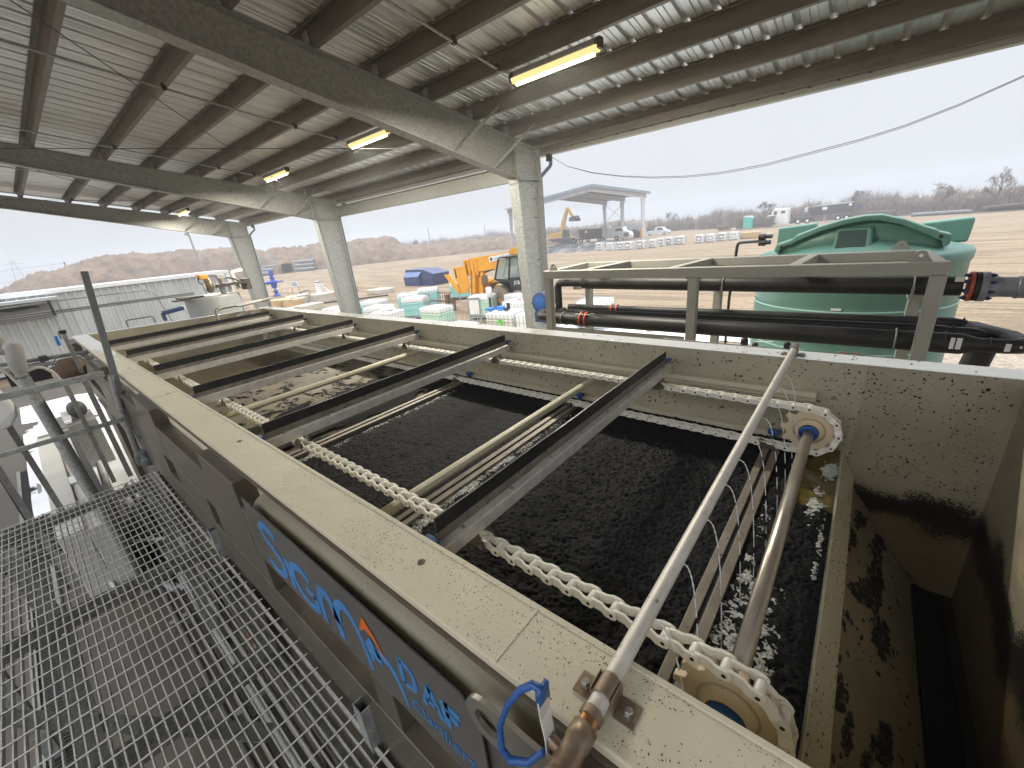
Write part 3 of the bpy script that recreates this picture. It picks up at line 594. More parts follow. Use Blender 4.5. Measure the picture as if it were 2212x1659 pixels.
# ================================================================ the sludge blanket and foam
def surf(name, x0, x1, y0, y1, z, cell, f, m, cut=None):
    nx = int((x1 - x0) / cell); ny = int((y1 - y0) / cell); dx = (x1 - x0) / nx; dy = (y1 - y0) / ny; idx = {}; vs = []; fs = []
    def vid(i, j):
        k = i * (ny + 1) + j
        if k not in idx: x = x0 + i * dx; y = y0 + j * dy; idx[k] = len(vs); vs.append((x, y, z + f(x, y)))
        return idx[k]
    for i in range(nx):
        for j in range(ny):
            if cut is None or cut(x0 + (i + .5) * dx, y0 + (j + .5) * dy): fs.append((vid(i, j), vid(i + 1, j), vid(i + 1, j + 1), vid(i, j + 1)))
    b = MB(); b.smooth = True; b.add(vs, fs); return b.build(name, m, normals=False)
nv = noise.noise
def sf(x, y):
    p = Vector((x * 46, y * 46, 0)); q = Vector((nv(p * .5), nv(p * .5 + Vector((9, 2, 1))), 0)) * 1.6
    w = 1 - abs(nv(p + q)) * 2.1; w2 = 1 - abs(nv((p + q) * 2.1)) * 2
    a = .45 + .55 * max(0, min(1, (x + 1.3) * 1.6 + .5))
    w3 = nv(p * 2.9 + q * 2)
    return (w * .0105 + w2 * .0075 + w3 * .0065) * a + nv(Vector((x * 5, y * 5, 4))) * .006 * a + nv(Vector((x * 17, y * 17, 8))) * .008 * a - max(0, x - .02) * .2
o = surf('sludge', -2.93, .06, .549, 2.7335, -1.337, .0062, sf, K['sludge'], cut=lambda x, y: not (x > -.09 and y > 2.05 and x > -.075 + .06 * fbm(x * 9, y * 9) - (y - 2.05) * .05))
tag(o, 'thick black crumbly sludge blanket filling the open tank', 'sludge', kind='stuff')
o = surf('sludge', -4.05, -2.93, .549, 2.7335, -1.331, .014, lambda x, y: .006 * math.sin(x * 30 + fbm(x * 3, y * 2) * 2) + sf(x, y) * .4, K['sludge'],
         cut=lambda x, y: fbm(x * 9, y * 3.2, 8) > (.10 if x > -3.08 else -.9 if x > -3.56 else -.12 + (-3.56 - x) * 1.1))
tag(o, 'thin streaky black sludge drying on the cream plate in the middle of the tank', 'sludge', kind='stuff')
b = MB(); b.box(-5.6, -2.8, .549, 2.7336, -1.50, -1.348); b.build('beach_plate', mat('stained_plate', (.20, .17, .115), .62, col2=(.07, .058, .038), vs=2.2, spots=[(30, .35, spk, 3, .44)]), T)
splat('dried_specks', (-5.4, .56, -1.348), (1.6, 0, 0), (0, 2.17, 0), (0, 0, 1), lambda a, c: (1. if fbm(a * 5, c * 9, 3) > .2 - a * .3 else .02), 1400, .003, .03, T, 12, el=4)
b = MB(); b.box(-8.3, -5.6, .549, 2.7336, -1.62, -1.52); tag(b.build('tank_water', K['murk']), 'brown murky water pooled at the far end of the tank', 'water', kind='structure')
b = MB(); b.box(-.10, .055, 2.02, 2.7336, -1.40, -1.343); tag(b.build('tank_water', K['olive']), 'olive brown water at the spill lip below the far sprocket', 'water', kind='structure')
def foam(label, spots, seed, lines=()):
    rnd = random.Random(seed); b = MB(); b.smooth = True
    base = [(Vector((math.cos(t) * math.cos(p), math.sin(t) * math.cos(p), math.sin(p)))) for p in (-.5, .1, .7) for t in [i * math.pi / 3 for i in range(6)]] + [Vector((0, 0, 1))]
    ff = [(r * 6 + i, r * 6 + (i + 1) % 6, (r + 1) * 6 + (i + 1) % 6, (r + 1) * 6 + i) for r in range(2) for i in range(6)] + [(12 + i, 12 + (i + 1) % 6, 18) for i in range(6)]
    def ball(x, y, r):
        r *= .62; b.add([Vector((x, y, -1.332 + .004 * fbm(x * 30, y * 30))) + Vector((v.x, v.y, v.z * .7)) * r for v in base], ff)
    for cx, cy, rx, ry, n in spots:
        for _ in range(int(n * 1.8)):
            u, v = rnd.gauss(0, .42), rnd.gauss(0, .42)
            if u * u + v * v > 1.1 or fbm((cx + rx * u) * 16, (cy + ry * v) * 11, 2) < -.42 + .5 * (u * u + v * v): continue
            ball(cx + rx * u, cy + ry * v, (.003 + .010 * rnd.random() ** 2) * (1.35 - .6 * (u * u + v * v)))
    for (x0, y0, x1, y1, w, n) in lines:
        for _ in range(n):
            t = rnd.random(); y = y0 + (y1 - y0) * t; k = .5 + fbm(t * 9, x0 * 3) * 1.3
            if rnd.random() > k: continue
            x = x0 + (x1 - x0) * t + w * (abs(rnd.gauss(0, .5)) + .5 * fbm(t * 14, 3)); ball(x, y, .0025 + .008 * rnd.random() ** 2)
    return tag(b.build('foam', K['foam'], normals=False), label, 'foam', kind='stuff')
foam('white bubbly foam clumped around the steel shaft on the sludge', [(-.185, 1.22, .07, .20, 5200), (-.075, 1.17, .05, .17, 2800), (-.17, 1.45, .035, .06, 300), (-.175, 1.56, .022, .035, 200), (-.18, 1.85, .03, .14, 260), (-.06, .98, .045, .06, 260), (-.01, 2.05, .04, .22, 260), (.03, 1.75, .012, .4, 120), (-.12, 1.33, .12, .2, 400), (.02, 2.45, .045, .12, 300)], 1)
foam('dirty white foam line behind the submerged flight beside the cream cross tube', [(-1.56, 1.62, .05, .12, 350), (-1.56, 1.28, .06, .2, 500), (-1.52, .98, .07, .12, 300)], 2, [(-1.575, .8, -1.575, 2.4, .045, 3200)])
foam('thin foam streaks along the second submerged flight', [(-2.8, 1.0, .05, .12, 200)], 3, [(-2.80, .75, -2.80, 2.6, .04, 1500), (-2.90, .75, -2.9, 2.6, -.03, 700)])

# ================================================================ chains, sprockets, shaft
PX, PZ, PR, PITCH = -.096, -1.157, .1293, .0727
def link_mesh():
    b = MB()
    for s in (1, -1):
        # side bar from the wide eared end (x=0) cranking in to the narrow barrel end (x=-pitch)
        cs = []
        for (x, y, hh) in ((.0155, .0245, .006), (.012, .0245, .0115), (.004, .0245, .0145), (-.018, .0245, .0145), (-.036, .0160, .0150), (-.058, .0160, .0145), (-.070, .0160, .0125)):
            w = .0042; cs.append([(x, s * (y - w), -hh), (x, s * (y + w), -hh), (x, s * (y + w), hh), (x, s * (y - w), hh)])
        b.loft(cs)
    b.smooth = True
    b.lathe((-PITCH, 0, 0), [(.0122, -.0200), (.0135, -.012), (.0135, .012), (.0122, .0200)], 'y', 14)
    b.smooth = False; b.mi = 1
    b.lathe((0, 0, 0), [(.0058, -.0293), (.0058, .0293)], 'y', 10)
    me = b.build('link', [K['chain'], K['hole']]); d = me.data; bpy.data.objects.remove(me); return d
LM = link_mesh()
def chain_pts():
    P = []; a0 = rad(-2)
    st_ = 2 * math.pi / 11
    top = [(PX + PR * math.cos(a0 + k * st_), PZ + PR * math.sin(a0 + k * st_)) for k in (3, 2, 1, 0, -1, -2, -3)]
    xt, zt = top[0]; up = [(xt - PITCH * i, zt - .004 * min(1, i / 3) + .012 * (max(0, (i * PITCH - 5.6)) / 2) ** 2 * 0) for i in range(104, 0, -1)]
    xb, zb = top[-1]; lo = [(xb - PITCH * i, zb - .004 * 0) for i in range(1, 105)]
    return up + top + lo, (xt - PITCH * 104, (zt + zb) / 2)
CP, FE = chain_pts()
K['LM'] = None
def chain(y, label):
    t = thing('conveyor_chain', label, 'chain', (PX, y, PZ), group='plastic flight chains in the tank')
    n = len(CP); order = sorted(range(1, n), key=lambda i: (CP[i][0] ** 2 + (y) ** 2 + CP[i][1] ** 2))
    keep = set(order[:99]); rest = MB(); rest.smooth = False
    for i in range(1, n):
        a, c = Vector((CP[i][0], 0, CP[i][1])), Vector((CP[i - 1][0], 0, CP[i - 1][1]))
        d = (c - a)      # barrel end sits at the previous pin
        ang = math.atan2(-d.z, d.x)
        Mx = Matrix.Translation((a.x, y, a.z)) @ Matrix.Rotation(ang + math.pi, 4, 'Y')
        if i in keep:
            o = bpy.data.objects.new('link', LM); C.objects.link(o); o.parent = t; o.matrix_local = Matrix.Translation((-PX, -y, -PZ)) @ Mx
        else:
            k = len(rest.v); rest.v += [tuple(Mx @ v.co) for v in LM.vertices]
            for p in LM.polygons: rest.f.append(tuple(q + k for q in p.vertices)); rest.m.append(p.material_index); rest.sm.append(p.use_smooth)
    o = rest.build('links', [K['chain'], K['hole']], t, normals=False); o['kind'] = 'stuff'
YN, YF = .807, 2.525
chain(YN, 'large cream plastic link chain nearest the camera, along the near rim')
chain(YF, 'cream plastic link chain along the far wall of the tank')
sh_ = thing('drive_shaft', 'bare steel shaft carrying two cream toothed sprockets across the near end of the tank', 'drive shaft', (PX, 1.66, PZ))
b = MB(); b.smooth = True; b.lathe((PX, 0, PZ), [(.0255, .60), (.0255, 2.73)], 'y', 24)
K['shaft'] = mat('worn_shaft', (0.60, 0.56, 0.50), 0.34, .8, col2=(0.42, 0.37, 0.31), vs=14, stretch=(1, .3, 1), rvar=.12)
b.build('shaft', K['shaft'], sh_)
def sprocket(px, y, par, ph=0):
    b = MB(); pr = []
    for i in range(11):
        a = rad(-2) + ph + i * 2 * math.pi / 11 + math.pi / 11
        for da, r in ((-.20, .107), (-.13, .118), (-.07, .134), (.07, .134), (.13, .118), (.20, .107)): pr.append((px + r * math.cos(a + da), PZ + r * math.sin(a + da)))
    b.prism(pr, 'y', y - .0105, y + .0105)
    o = b.build('sprocket', K['sprocket'], par, bevel=.002)
    b = MB(); b.smooth = True; b.lathe((px, y, PZ), [(.074, -.0108), (.062, -.016), (.050, -.030), (.047, -.036), (.047, .036), (.050, .030), (.074, .0108)], 'y', 28); b.build('hub', K['sprocket'], o)
    for s in (1, -1):
        b = MB()
        for a0 in (.12, .12 + math.pi):
            ring = []
            for k in range(13):
                a = a0 + (math.pi - .24) * k / 12
                ring.append([(px + r * math.cos(a), y + s * yy, PZ + r * math.sin(a)) for r, yy in ((.0262, .034), (.0435, .034), (.0435, .052), (.039, .055), (.0262, .055))])
            b.loft(ring)
        b.build('split_collar', K['blue'], o)
    return o
sprocket(PX, YN, sh_); sprocket(PX, YF, sh_)
ts = thing('idler_shaft', 'small cream sprockets on the shaft at the far end of the tank', 'idler shaft', (FE[0], 1.66, PZ))
sprocket(FE[0] + .02, YN, ts); sprocket(FE[0] + .02, YF, ts)
b = MB(); b.lathe((FE[0] + .02, 0, PZ), [(.0255, .7), (.0255, 2.7)], 'y', 16); b.build('shaft', K['shaft'], ts)

# ================================================================ flights (scraper bars)
K['staind2'] = mat('muddy_stainless', (0.27, 0.24, 0.20), 0.5, 0.25, col2=(0.15, 0.13, 0.105), vs=8, spots=[(55, .34, (0.02, 0.018, 0.015), 6, .42)])
def flight(name, x, label, low=False, tilt=0, grp='scraper bars carried by the chains'):
    s = -1 if low else 1
    zc = -1.286 if low else CP[60][1]
    t = thing(name, label, 'scraper bar', (x, 1.655, zc), group=grp)
    y0, y1 = .632, 2.668
    def Z(d): return zc + s * d
    def bx(b, xa, xb, ya, yb_, da, db): b.box(xa, xb, ya, yb_, min(Z(da), Z(db)), max(Z(da), Z(db)))
    b = MB(); rnd = random.Random(int(abs(x) * 100))
    # rubber blade, slightly wavy top edge
    rg = []
    for i in range(25):
        y = y0 + (y1 - y0) * i / 24; w = .002 * math.sin(i * .9 + x) + (.004 * rnd.random() if i in (0, 24) else 0)
        rg.append([(x - .006 + w, y, Z(.130)), (x + .001 + w, y, Z(.130)), (x + .001 + w + .003, y, Z(.198)), (x - .006 + w + .003, y, Z(.198 - .001 * rnd.random()))])
    b.loft(rg); b.build('blade', K['rubber'], t)
    b = MB(); b.mi = 1; bx(b, x + .0015, x + .006, y0 - .01, y1 + .01, .06, .141); b.mi = 0; bx(b, x + .0065, x + .042, y0 - .012, y1 + .012, .104, .109); bx(b, x + .038, x + .0425, y0 - .012, y1 + .012, .055, .1035)
    b.build('channel', [K['stain'], K['staind2']], t, bevel=.002)
    b = MB()
    for k in range(8):
        y = y0 + .09 + k * (y1 - y0 - .18) / 7; zz = Z(.109)
        b.lathe((x + .024, y, zz), [(.0085, 0), (.0085, s * .0022), (.0055, s * .0024), (.0055, s * .0075), (.003, s * .0085)], 'z', 8)
    b.build('bolts', K['bolt'], t)
    for y in (YN, YF):
        b = MB()
        for sy in (-.031, .031):
            b.prism([(x - .028, Z(-.012)), (x - .012, Z(-.020)), (x + .045, Z(-.016)), (x + .062, Z(0)), (x + .056, Z(.018)), (x + .040, Z(.030)), (x + .036, Z(.075)), (x - .004, Z(.075)), (x - .010, Z(.03)), (x - .028, Z(.016))], 'y', y + sy - .0018, y + sy + .0018)
        bx(b, x + .0015, x + .036, y - .0325, y + .0325, .0755, .079)
        b.mi = 1
        for xx in (x + .044, x - .018): b.lathe((xx, y, zc), [(.008, -.040), (.008, -.033), (.005, -.033), (.005, .033), (.008, .033), (.008, .040)], 'y', 8)
        b.build('chain_bracket', [K['staind'], K['bolt']], t)
    for y, sy in ((y0 - .012, -1), (y1 + .012, 1)):
        b = MB()
        for d in (.122, .062):
            b.box(x - .028, x + .03, min(y, y + sy * .034), max(y, y + sy * .034), min(Z(d), Z(d + .014)), max(Z(d), Z(d + .014)))
            b.box(x - .006, x + .008, min(y, y + sy * .02), max(y, y + sy * .02), min(Z(.062), Z(.13)), max(Z(.062), Z(.13)))
        b.build('wear_shoe', K['blue'], t, bevel=.003)
    return t
for x, l in ((-.945, 'scraper bar nearest the camera with an icy blue shoe, above the chains'), (-2.375, 'second scraper bar from the camera, above the chains'), (-3.675, 'third scraper bar, above the second cream cross tube'), (-4.94, 'fourth scraper bar, beyond the second cross tube'), (-6.335, 'fifth scraper bar, greyish blade, near the far end of the tank'), (-7.6, 'last scraper bar in front of the cream end wall')):
    flight('scraper_bar', x, l)
def low_flight(x, label):
    t = thing('sunken_scraper_bar', label, 'scraper bar', (x, 1.655, -1.31), group='scraper bars on the lower run')
    for dx, w, h in ((0, .034, .0), (.050, .036, -.004)):
        b = MB(); b.box(x + dx, x + dx + w, .66, 2.64, -1.352, -1.306 + h); b.build('rail', K['staind2'], t, bevel=.002)
    b = MB(); b.box(x + .0345, x + .0495, .66, 2.64, -1.352, -1.318); b.build('rubber_edge', K['rubber'], t)
    for y in (YN, YF):
        b = MB(); b.hexa([(x + .0, y - .035, -1.305), (x + .07, y - .035, -1.305), (x + .07, y + .035, -1.305), (x + .0, y + .035, -1.305), (x - .02, y - .035, -1.27), (x + .06, y - .035, -1.285), (x + .06, y + .035, -1.285), (x - .02, y + .035, -1.27)])
        for xx in (x - .005, x + .052): b.lathe((xx, y, -1.286), [(.010, -.042), (.010, -.036), (.010, .036), (.010, .042)], 'y', 10)
        b.build('chain_bracket', K['staind'], t)
    for y, sy in ((.655, -1), (2.645, 1)):
        b = MB(); b.box(x, x + .06, min(y, y + sy * .05), max(y, y + sy * .05), -1.285, -1.265); b.box(x + .02, x + .035, min(y, y + sy * .04), max(y, y + sy * .04), -1.33, -1.28); b.build('wear_shoe', K['blue'], t, bevel=.003)
for x, l in ((-.30, 'sunken scraper bar left of the steel shaft with wet steel rails'), (-1.655, 'sunken scraper bar alongside the first cream cross tube'), (-2.93, 'sunken scraper bar at the left edge of the black sludge'), (-5.45, 'sunken scraper bar lying over the cream plate far down the tank')):
    low_flight(x, l)

# ================================================================ spray pipe with its valve
SP = thing('spray_pipe', 'spotted steel spray pipe clamped across the tank over the rims', 'pipe', (-.245, 1.6, -.79))
xp, zp = -.245, -.79
b = MB(); b.tube([(xp, .405, zp), (xp, 2.86, zp)], .0167, 20); b.build('pipe', K['pipes'], SP)
b = MB(); b.tube([(xp, 2.845, zp), (xp, 2.88, zp)], .020, 16); b.build('end_cap', K['valve'], SP)
for yc in (.455, 2.80):
    b = MB()
    for s in (1, -1):
        b.box(xp + s * .021 - .0015 if s > 0 else xp - .0225, xp + .0225 if s > 0 else xp - .0195, yc - .021, yc + .021, ZR + .004, zp + .012)
        b.box(min(xp + s * .0225, xp + s * .060), max(xp + s * .0225, xp + s * .060), yc - .022, yc + .022, ZR + .0012, ZR + .0048)
    b.tube([(xp, yc - .021, zp), (xp, yc + .021, zp)], .0198, 20)
    o = b.build('clamp', K['valve'], SP, bevel=.001)
    b = MB()
    for s in (1, -1): b.lathe((xp + s * .043, yc, ZR + .005), [(.0105, 0), (.0105, .001), (.0082, .0012), (.0082, .0075), (.0068, .009)], 'z', 6)
    b.build('bolt', K['bolt'], o)
b = MB(); b.tube([(xp, .408, zp), (xp, .392, zp)], .0205, 6); b.build('nut', K['valve'], SP)
b = MB(); b.tube([(xp, y_, zp) for y_ in (.392, .388, .384, .380, .376)], [.0178, .0165, .0178, .0165, .0178], 16); b.build('thread', K['brass'], SP)
b = MB(); b.tube([(xp, y_, zp) for y_ in (.378, .3775, .350, .345, .325, .30, .285, .2845)], [.0205, .0225, .0225, .0205, .0215, .0225, .024, .022], 20)
b.tube([(xp, .28, zp), (xp, .20, zp - .01), (xp, .1, zp - .2)], .0185, 14)
b.tube([(xp - .01, .325, zp + .002), (xp - .034, .325, zp + .012)], .010, 10)
b.build('ball_valve', K['valve'], SP)
b = MB(); b.tube([(xp - .026, .325, zp + .008), (xp - .042, .325, zp + .014)], .0075, 6); b.build('stem_nut', K['bolt'], SP)
hx = xp - .036
b = MB(); b.loft([[(hx + p[0], p[1], p[2]) for p in r] for r in (
    [(-.001, .314, zp - .012), (.002, .314, zp - .012), (.002, .338, zp - .012), (-.001, .338, zp - .012)],
    [(-.001, .314, zp + .02), (.002, .314, zp + .02), (.002, .338, zp + .02), (-.001, .338, zp + .02)],
    [(-.014, .322, zp + .045), (-.011, .322, zp + .047), (-.011, .348, zp + .047), (-.014, .348, zp + .045)],
    [(-.020, .326, zp + .075), (-.017, .326, zp + .076), (-.017, .352, zp + .076), (-.020, .352, zp + .075)])])
b.build('lever', K['stain'], SP)
b = MB(); b.smooth = True
b.loft([[(hx - .019 + s * .004, y_ + .003, z_) for s, y_ in ((-1, .324), (1, .324), (1, .352), (-1, .352))] for z_ in (zp + .058, zp + .085, zp + .098)])
b.tube(cv3 := [(hx - .02, .338, zp + .094), (hx - .032, .334, zp + .10), (hx - .052, .324, zp + .082), (hx - .072, .308, zp + .045), (hx - .082, .294, zp + .0), (hx - .078, .286, zp - .045), (hx - .062, .288, zp - .062), (hx - .03, .30, zp - .05), (hx - .008, .316, zp - .02)], [.008, .007, .0065, .0055, .0055, .0065, .0075, .006, .005], 10)
b.build('handle', K['blue'], SP)
# water jets
K['water'] = mat('water', (0.88, 0.9, 0.92), 0.12, var=0.02, trans=0.25)
rnd = random.Random(5)
for i, (yy, xe, ye) in enumerate(((2.35, -.12, 2.45), (2.16, -.12, 2.35), (1.97, -.125, 2.20), (1.776, -.13, 2.02), (1.573, -.14, 1.83), (1.392, -.15, 1.63), (1.219, -.16, 1.45), (1.023, -.17, 1.22), (.829, -.18, 1.0), (.64, -.14, .80))):
    b = MB(); x0 = xp + .012; n = 26; pts = []
    for k in range(n + 1):
        q = k / n; pts.append((x0 + (xe - x0) * (q ** .8), yy + (ye - yy) * q * .35, -.795 - .535 * q ** 1.9))
    k = 0
    while k < n:
        ln = 26 if False else (8 if k < 6 else rnd.choice((1, 2, 2, 3)))
        seg = pts[k:min(n, k + ln) + 1]
        if len(seg) > 1: b.tube(seg, [.0013 + .0011 * (j % 2) for j in range(len(seg))], 5)
        k += ln + (0 if k < 5 else 1 if rnd.random() < .6 else 0)
        if k < 8: pass
    b.build('water_jet', K['water'], SP)
# ================================================================ walkway
K['grate'] = mat('grating_steel', (0.50, 0.485, 0.45), 0.5, 0.2, col2=(0.36, 0.34, 0.30), vs=9)
K['gratew'] = mat('grating_rod', (0.58, 0.57, 0.53), 0.45, 0.25, var=.12, vs=20)
GZ = -1.65
wk = thing('walkway', 'galvanised bar grating walkway beside the tank at the lower left', 'walkway', (-2.2, -.3, GZ))
b = MB(); y = .300; i = 0
gx0, gx1 = -4.50, .9
while y > -1.05:
    # serrated bearing bar: a saw profile along its top edge
    if y > -.75:
        xs_ = []; n = int((gx1 - gx0) / .0127) if y > -.35 else 60
        top = []
        for k in range(n + 1):
            x = gx0 + (gx1 - gx0) * k / n; top.append((x, GZ - (.0035 if k % 2 else 0)))
        vs = []; fs = []
        for x, z in top: vs += [(x, y - .0024, z), (x, y + .0024, z), (x, y - .0024, GZ - .03), (x, y + .0024, GZ - .03)]
        for k in range(n):
            q = k * 4; fs += [(q, q + 1, q + 5, q + 4), (q + 1, q + 3, q + 7, q + 5), (q + 2, q, q + 4, q + 6), (q + 3, q + 2, q + 6, q + 7)]
        b.add(vs, fs)
    else: b.box(gx0, gx1, y - .0024, y + .0024, GZ - .03, GZ)
    y -= .0302
b.build('bearing_bars', K['grate'], wk, normals=False)
b = MB(); x = gx0 + .02; rnd = random.Random(2)
while x < gx1:
    b.tube([(x, yy, GZ + .001) for yy in (-1.04, .318 + rnd.random() * .012)], .0034, 6); x += .1016
b.build('cross_rods', K['gratew'], wk, normals=False)
b = MB(); b.box(gx0, gx1, .3025, .307, GZ - .034, GZ + .002); b.build('edge_bar', K['grate'], wk)
for x in (-4.46, -3.0, -1.86, -.6, .7):
    b = MB(); b.box(x - .045, x + .045, -1.05, .26, GZ - .042, GZ - .036); b.box(x + .039, x + .045, -1.05, .26, GZ - .10, GZ - .042)
    b.build('cross_beam', K['galv'], wk)
for y in (.24, -1.0): b = MB(); b.box(gx0 - .1, gx1, y - .03, y + .03, GZ - .16, GZ - .105); b.box(gx0 - .1, gx1, y - .004, y + .004, GZ - .26, GZ - .16); b.build('stringer', K['galv'], wk)
b = MB(); b.beam((-4.5, -.62, -1.82), (-3.1, -.41, -1.82), .09, .008); b.beam((-3.05, -.41, -1.82), (-1.7, -.38, -1.82), .09, .008); b.beam((-3.1, -.9, -1.84), (-1.6, .1, -1.84), .07, .008); b.build('brace', K['galv'], wk)
for x, y in ((-4.4, .22), (-4.4, -.95), (-2.2, -.95), (.3, -.95), (-.3, .2)): b = MB(); b.box(x - .04, x + .04, y - .04, y + .04, G, GZ - .2); b.build('leg', K['galv'], wk)
for x in (-1.10, -2.72):      # open square sockets on the walkway edge
    t = thing('post_socket', 'short open square steel socket on the walkway edge ' + ('under the sign plate' if x > -2 else 'beyond the sign plate'), 'post socket', (x, .318, -1.75), group='post sockets')
    b = MB(); w = .027; ty = .004
    for a in ((x - w, x - w + ty, .29, .29 + 2 * w - .01), (x + w - ty, x + w, .29, .29 + 2 * w - .01)): b.box(*a, -1.95, -1.46)
    b.box(x - w + ty, x + w - ty, .29, .294, -1.95, -1.46); b.box(x - w + ty, x + w - ty, .33, .334, -1.95, -1.46); b.build('tube', K['galv'], t)
# end rail
er = thing('guard_rail', 'galvanised guard rail across the far end of the walkway', 'guard rail', (-4.75, -.4, GZ))
xr_ = -4.75
b = MB(); b.box(xr_ - .02, xr_ + .02, -1.6, .29, -.80, -.752); b.build('top_rail', K['galv'], er, bevel=.003)
b = MB(); b.box(xr_ - .012, xr_ + .012, -1.6, .27, -1.21, -1.175); b.build('mid_rail', K['galv'], er, bevel=.003)
for y, w in ((.055, .03), (.165, .034), (-1.2, .04)):
    b = MB(); b.box(xr_ - .02, xr_ + .02, y - w / 2, y + w / 2, -1.70, -.80); b.build('post', K['galvw'], er, bevel=.002)
lp = thing('leaning_post', 'grey steel channel post leaning above the far end of the walkway', 'post', (-4.79, .26, GZ))
b = MB(); b.beam((-4.76, .436, .035), (-4.765, .325, -1.02), .044, .044, (1, 0, 0)); b.build('channel', K['pipegrey'], lp, bevel=.002)
b = MB(); b.tube([(-4.76, .325, -.80), (-4.775, .290, -1.15), (-4.79, .272, -1.56)], .024, 12); b.tube([(-4.80, .345, -.95), (-4.81, .33, -1.32), (-4.80, .36, -1.72)], .026, 12); b.build('pipe', K['galv'], lp)
b = MB(); b.lathe((-4.79, .272, -1.60), [(.030, -.05), (.036, -.03), (.036, .03), (.030, .05)], 'z', 12); b.lathe((-4.74, .305, -1.60), [(.034, -.06), (.042, -.04), (.042, .0), (.028, .02), (.028, .06), (.038, .065), (.038, .09)], 'z', 12); b.build('fitting', K['pipegrey'], lp)
# ---- what is seen below and beyond the walkway
b = MB(); b.box(-12.5, -2.5, -1.02, -.80, G + .02, G + .026); K['drain'] = mat('drain_grate', (0.05, 0.05, 0.05), 0.5, .4)
dr = thing('trench_drain', 'dark slotted trench drain in the slab under the walkway', 'drain', (-7, -.91, G + .02))
b.build('channel', K['hole'], dr); b = MB()
for i in range(230): x = -12.4 + i * .043; b.box(x, x + .014, -1.0, -.82, G + .027, G + .034)
b.build('slats', K['drain'], dr)
b = MB()
for yy in (-1.03, -.79): b.box(-12.5, -2.5, yy - .025, yy + .025, G + .022, G + .045)
b.build('frame', K['galvw'], dr)
cb = thing('cabinet', 'long cream equipment cabinet standing on the slab past the walkway', 'cabinet', (-8.9, -.3, G))
K['cab'] = mat('cabinet_paint', (0.55, 0.53, 0.48), 0.45, var=.06)
b = MB(); b.box(-10.7, -6.2, -.52, -.30, G + .02, -2.6); b.build('body', K['cab'], cb, bevel=.01)
b = MB(); b.box(-10.6, -6.2, -.296, -.12, G + .02, -2.64); b.build('side_body', K['cab'], cb, bevel=.01)
b = MB(); b.box(-10.6, -6.2, -.115, -.05, G + .02, -2.62); b.build('dark_rail', K['darksteel'], cb)
b = MB(); b.box(-10.9, -10.72, -.5, -.1, -2.75, -2.6); b.build('vent', K['galvw'], cb)
pm = thing('motor_bench', 'small dark motor on a ribbed white bracket behind the guard rail', 'motor', (-11.6, .1, G))
b = MB(); b.smooth = True; b.lathe((-11.6, .12, -2.45), [(.10, -.2), (.14, -.16), (.14, .14), (.08, .18)], 'x', 16); b.build('motor', K['darksteel'], pm)
b = MB(); b.box(-12.0, -11.2, -.12, -.02, -2.6, -2.56)
for i in range(7): b.box(-11.95 + i * .1, -11.9 + i * .1, -.12, -.0, -2.56, -2.5)
b.build('bracket', K['white'], pm); b = MB(); b.box(-12.1, -11.1, -.2, .3, G, -2.62); b.build('base', K['galvw'], pm)
hp = thing('hose_bundle', 'bundle of grey hoses and white pipes seen through the grating', 'hoses', (-6.6, -.2, G))
K['hose'] = mat('grey_hose', (0.22, 0.22, 0.23), .5)
for k, (pts, r, mm) in enumerate((([(-8.6, -.25, -3.2), (-7.6, -.32, -3.25), (-6.6, -.3, -3.45), (-6.0, -.05, -3.5), (-5.4, .2, -3.45)], .05, 'hose'), ([(-8.4, -.12, -3.2), (-7.4, -.2, -3.3), (-6.7, -.12, -3.45), (-5.9, .1, -3.5)], .045, 'hose'), ([(-9.2, .05, -2.9), (-8.2, .0, -3.0), (-7.5, .02, -3.3)], .05, 'white'), ([(-6.9, -.36, -3.3), (-6.6, -.18, -3.1), (-6.2, .35, -3.2)], .02, 'white'), ([(-6.5, -.32, -3.5), (-6.9, -.3, -3.0), (-7.4, .2, -3.1)], .018, 'white'), ([(-5.9, -.3, -3.5), (-6.6, -.36, -3.2), (-7.0, -.40, -3.5)], .022, 'stain'), ([(-7.8, .15, -3.3), (-6.4, .18, -3.42), (-5.6, .22, -3.4)], .016, 'white'))):
    MB().tube(fillet(pts, .2, 5), r, 10).build('hose' if mm == 'hose' else 'pipe', K[mm], hp)
b = MB(); b.box(-7.9, -7.2, -.05, .0, -3.3, -2.8); b.box(-8.1, -7.8, -.3, -.15, -3.0, -2.6); b.build('bracket', K['white'], hp)
fp = thing('floor_pipes', 'long steel pipes on the slab between the walkway and the tank', 'pipes', (-3.5, .2, G))
for (y, z, r, mm) in ((.22, -3.35, .03, 'galvw'), (.12, -3.42, .02, 'staind'), (.02, -3.45, .022, 'darksteel'), (.30, -3.3, .022, 'galvw')):
    MB().tube([(-9, y, z), (1.0, y, z)], r, 10).build('pipe', K[mm], fp)
for x in (-7, -5, -3.4, -2): b = MB(); b.box(x - .03, x + .03, -.05, .4, G + .02, -3.46); b.build('pipe_support', K['galvw'], fp)
mt = thing('floor_mat', 'dark ribbed rubber mat on the slab under the far end of the grating', 'mat', (-8.6, -1.1, G))
b = MB(); b.box(-9.6, -8.1, -1.25, -.62, G + .03, G + .05)
for i in range(12): b.box(-9.55 + i * .12, -9.5 + i * .12, -1.25, -.62, G + .05, G + .07)
b.build('mat', K['rubber'], mt)
bs = thing('black_stand', 'black folding stand on the slab at the left edge of the picture', 'stand', (-11.3, -1.5, G))
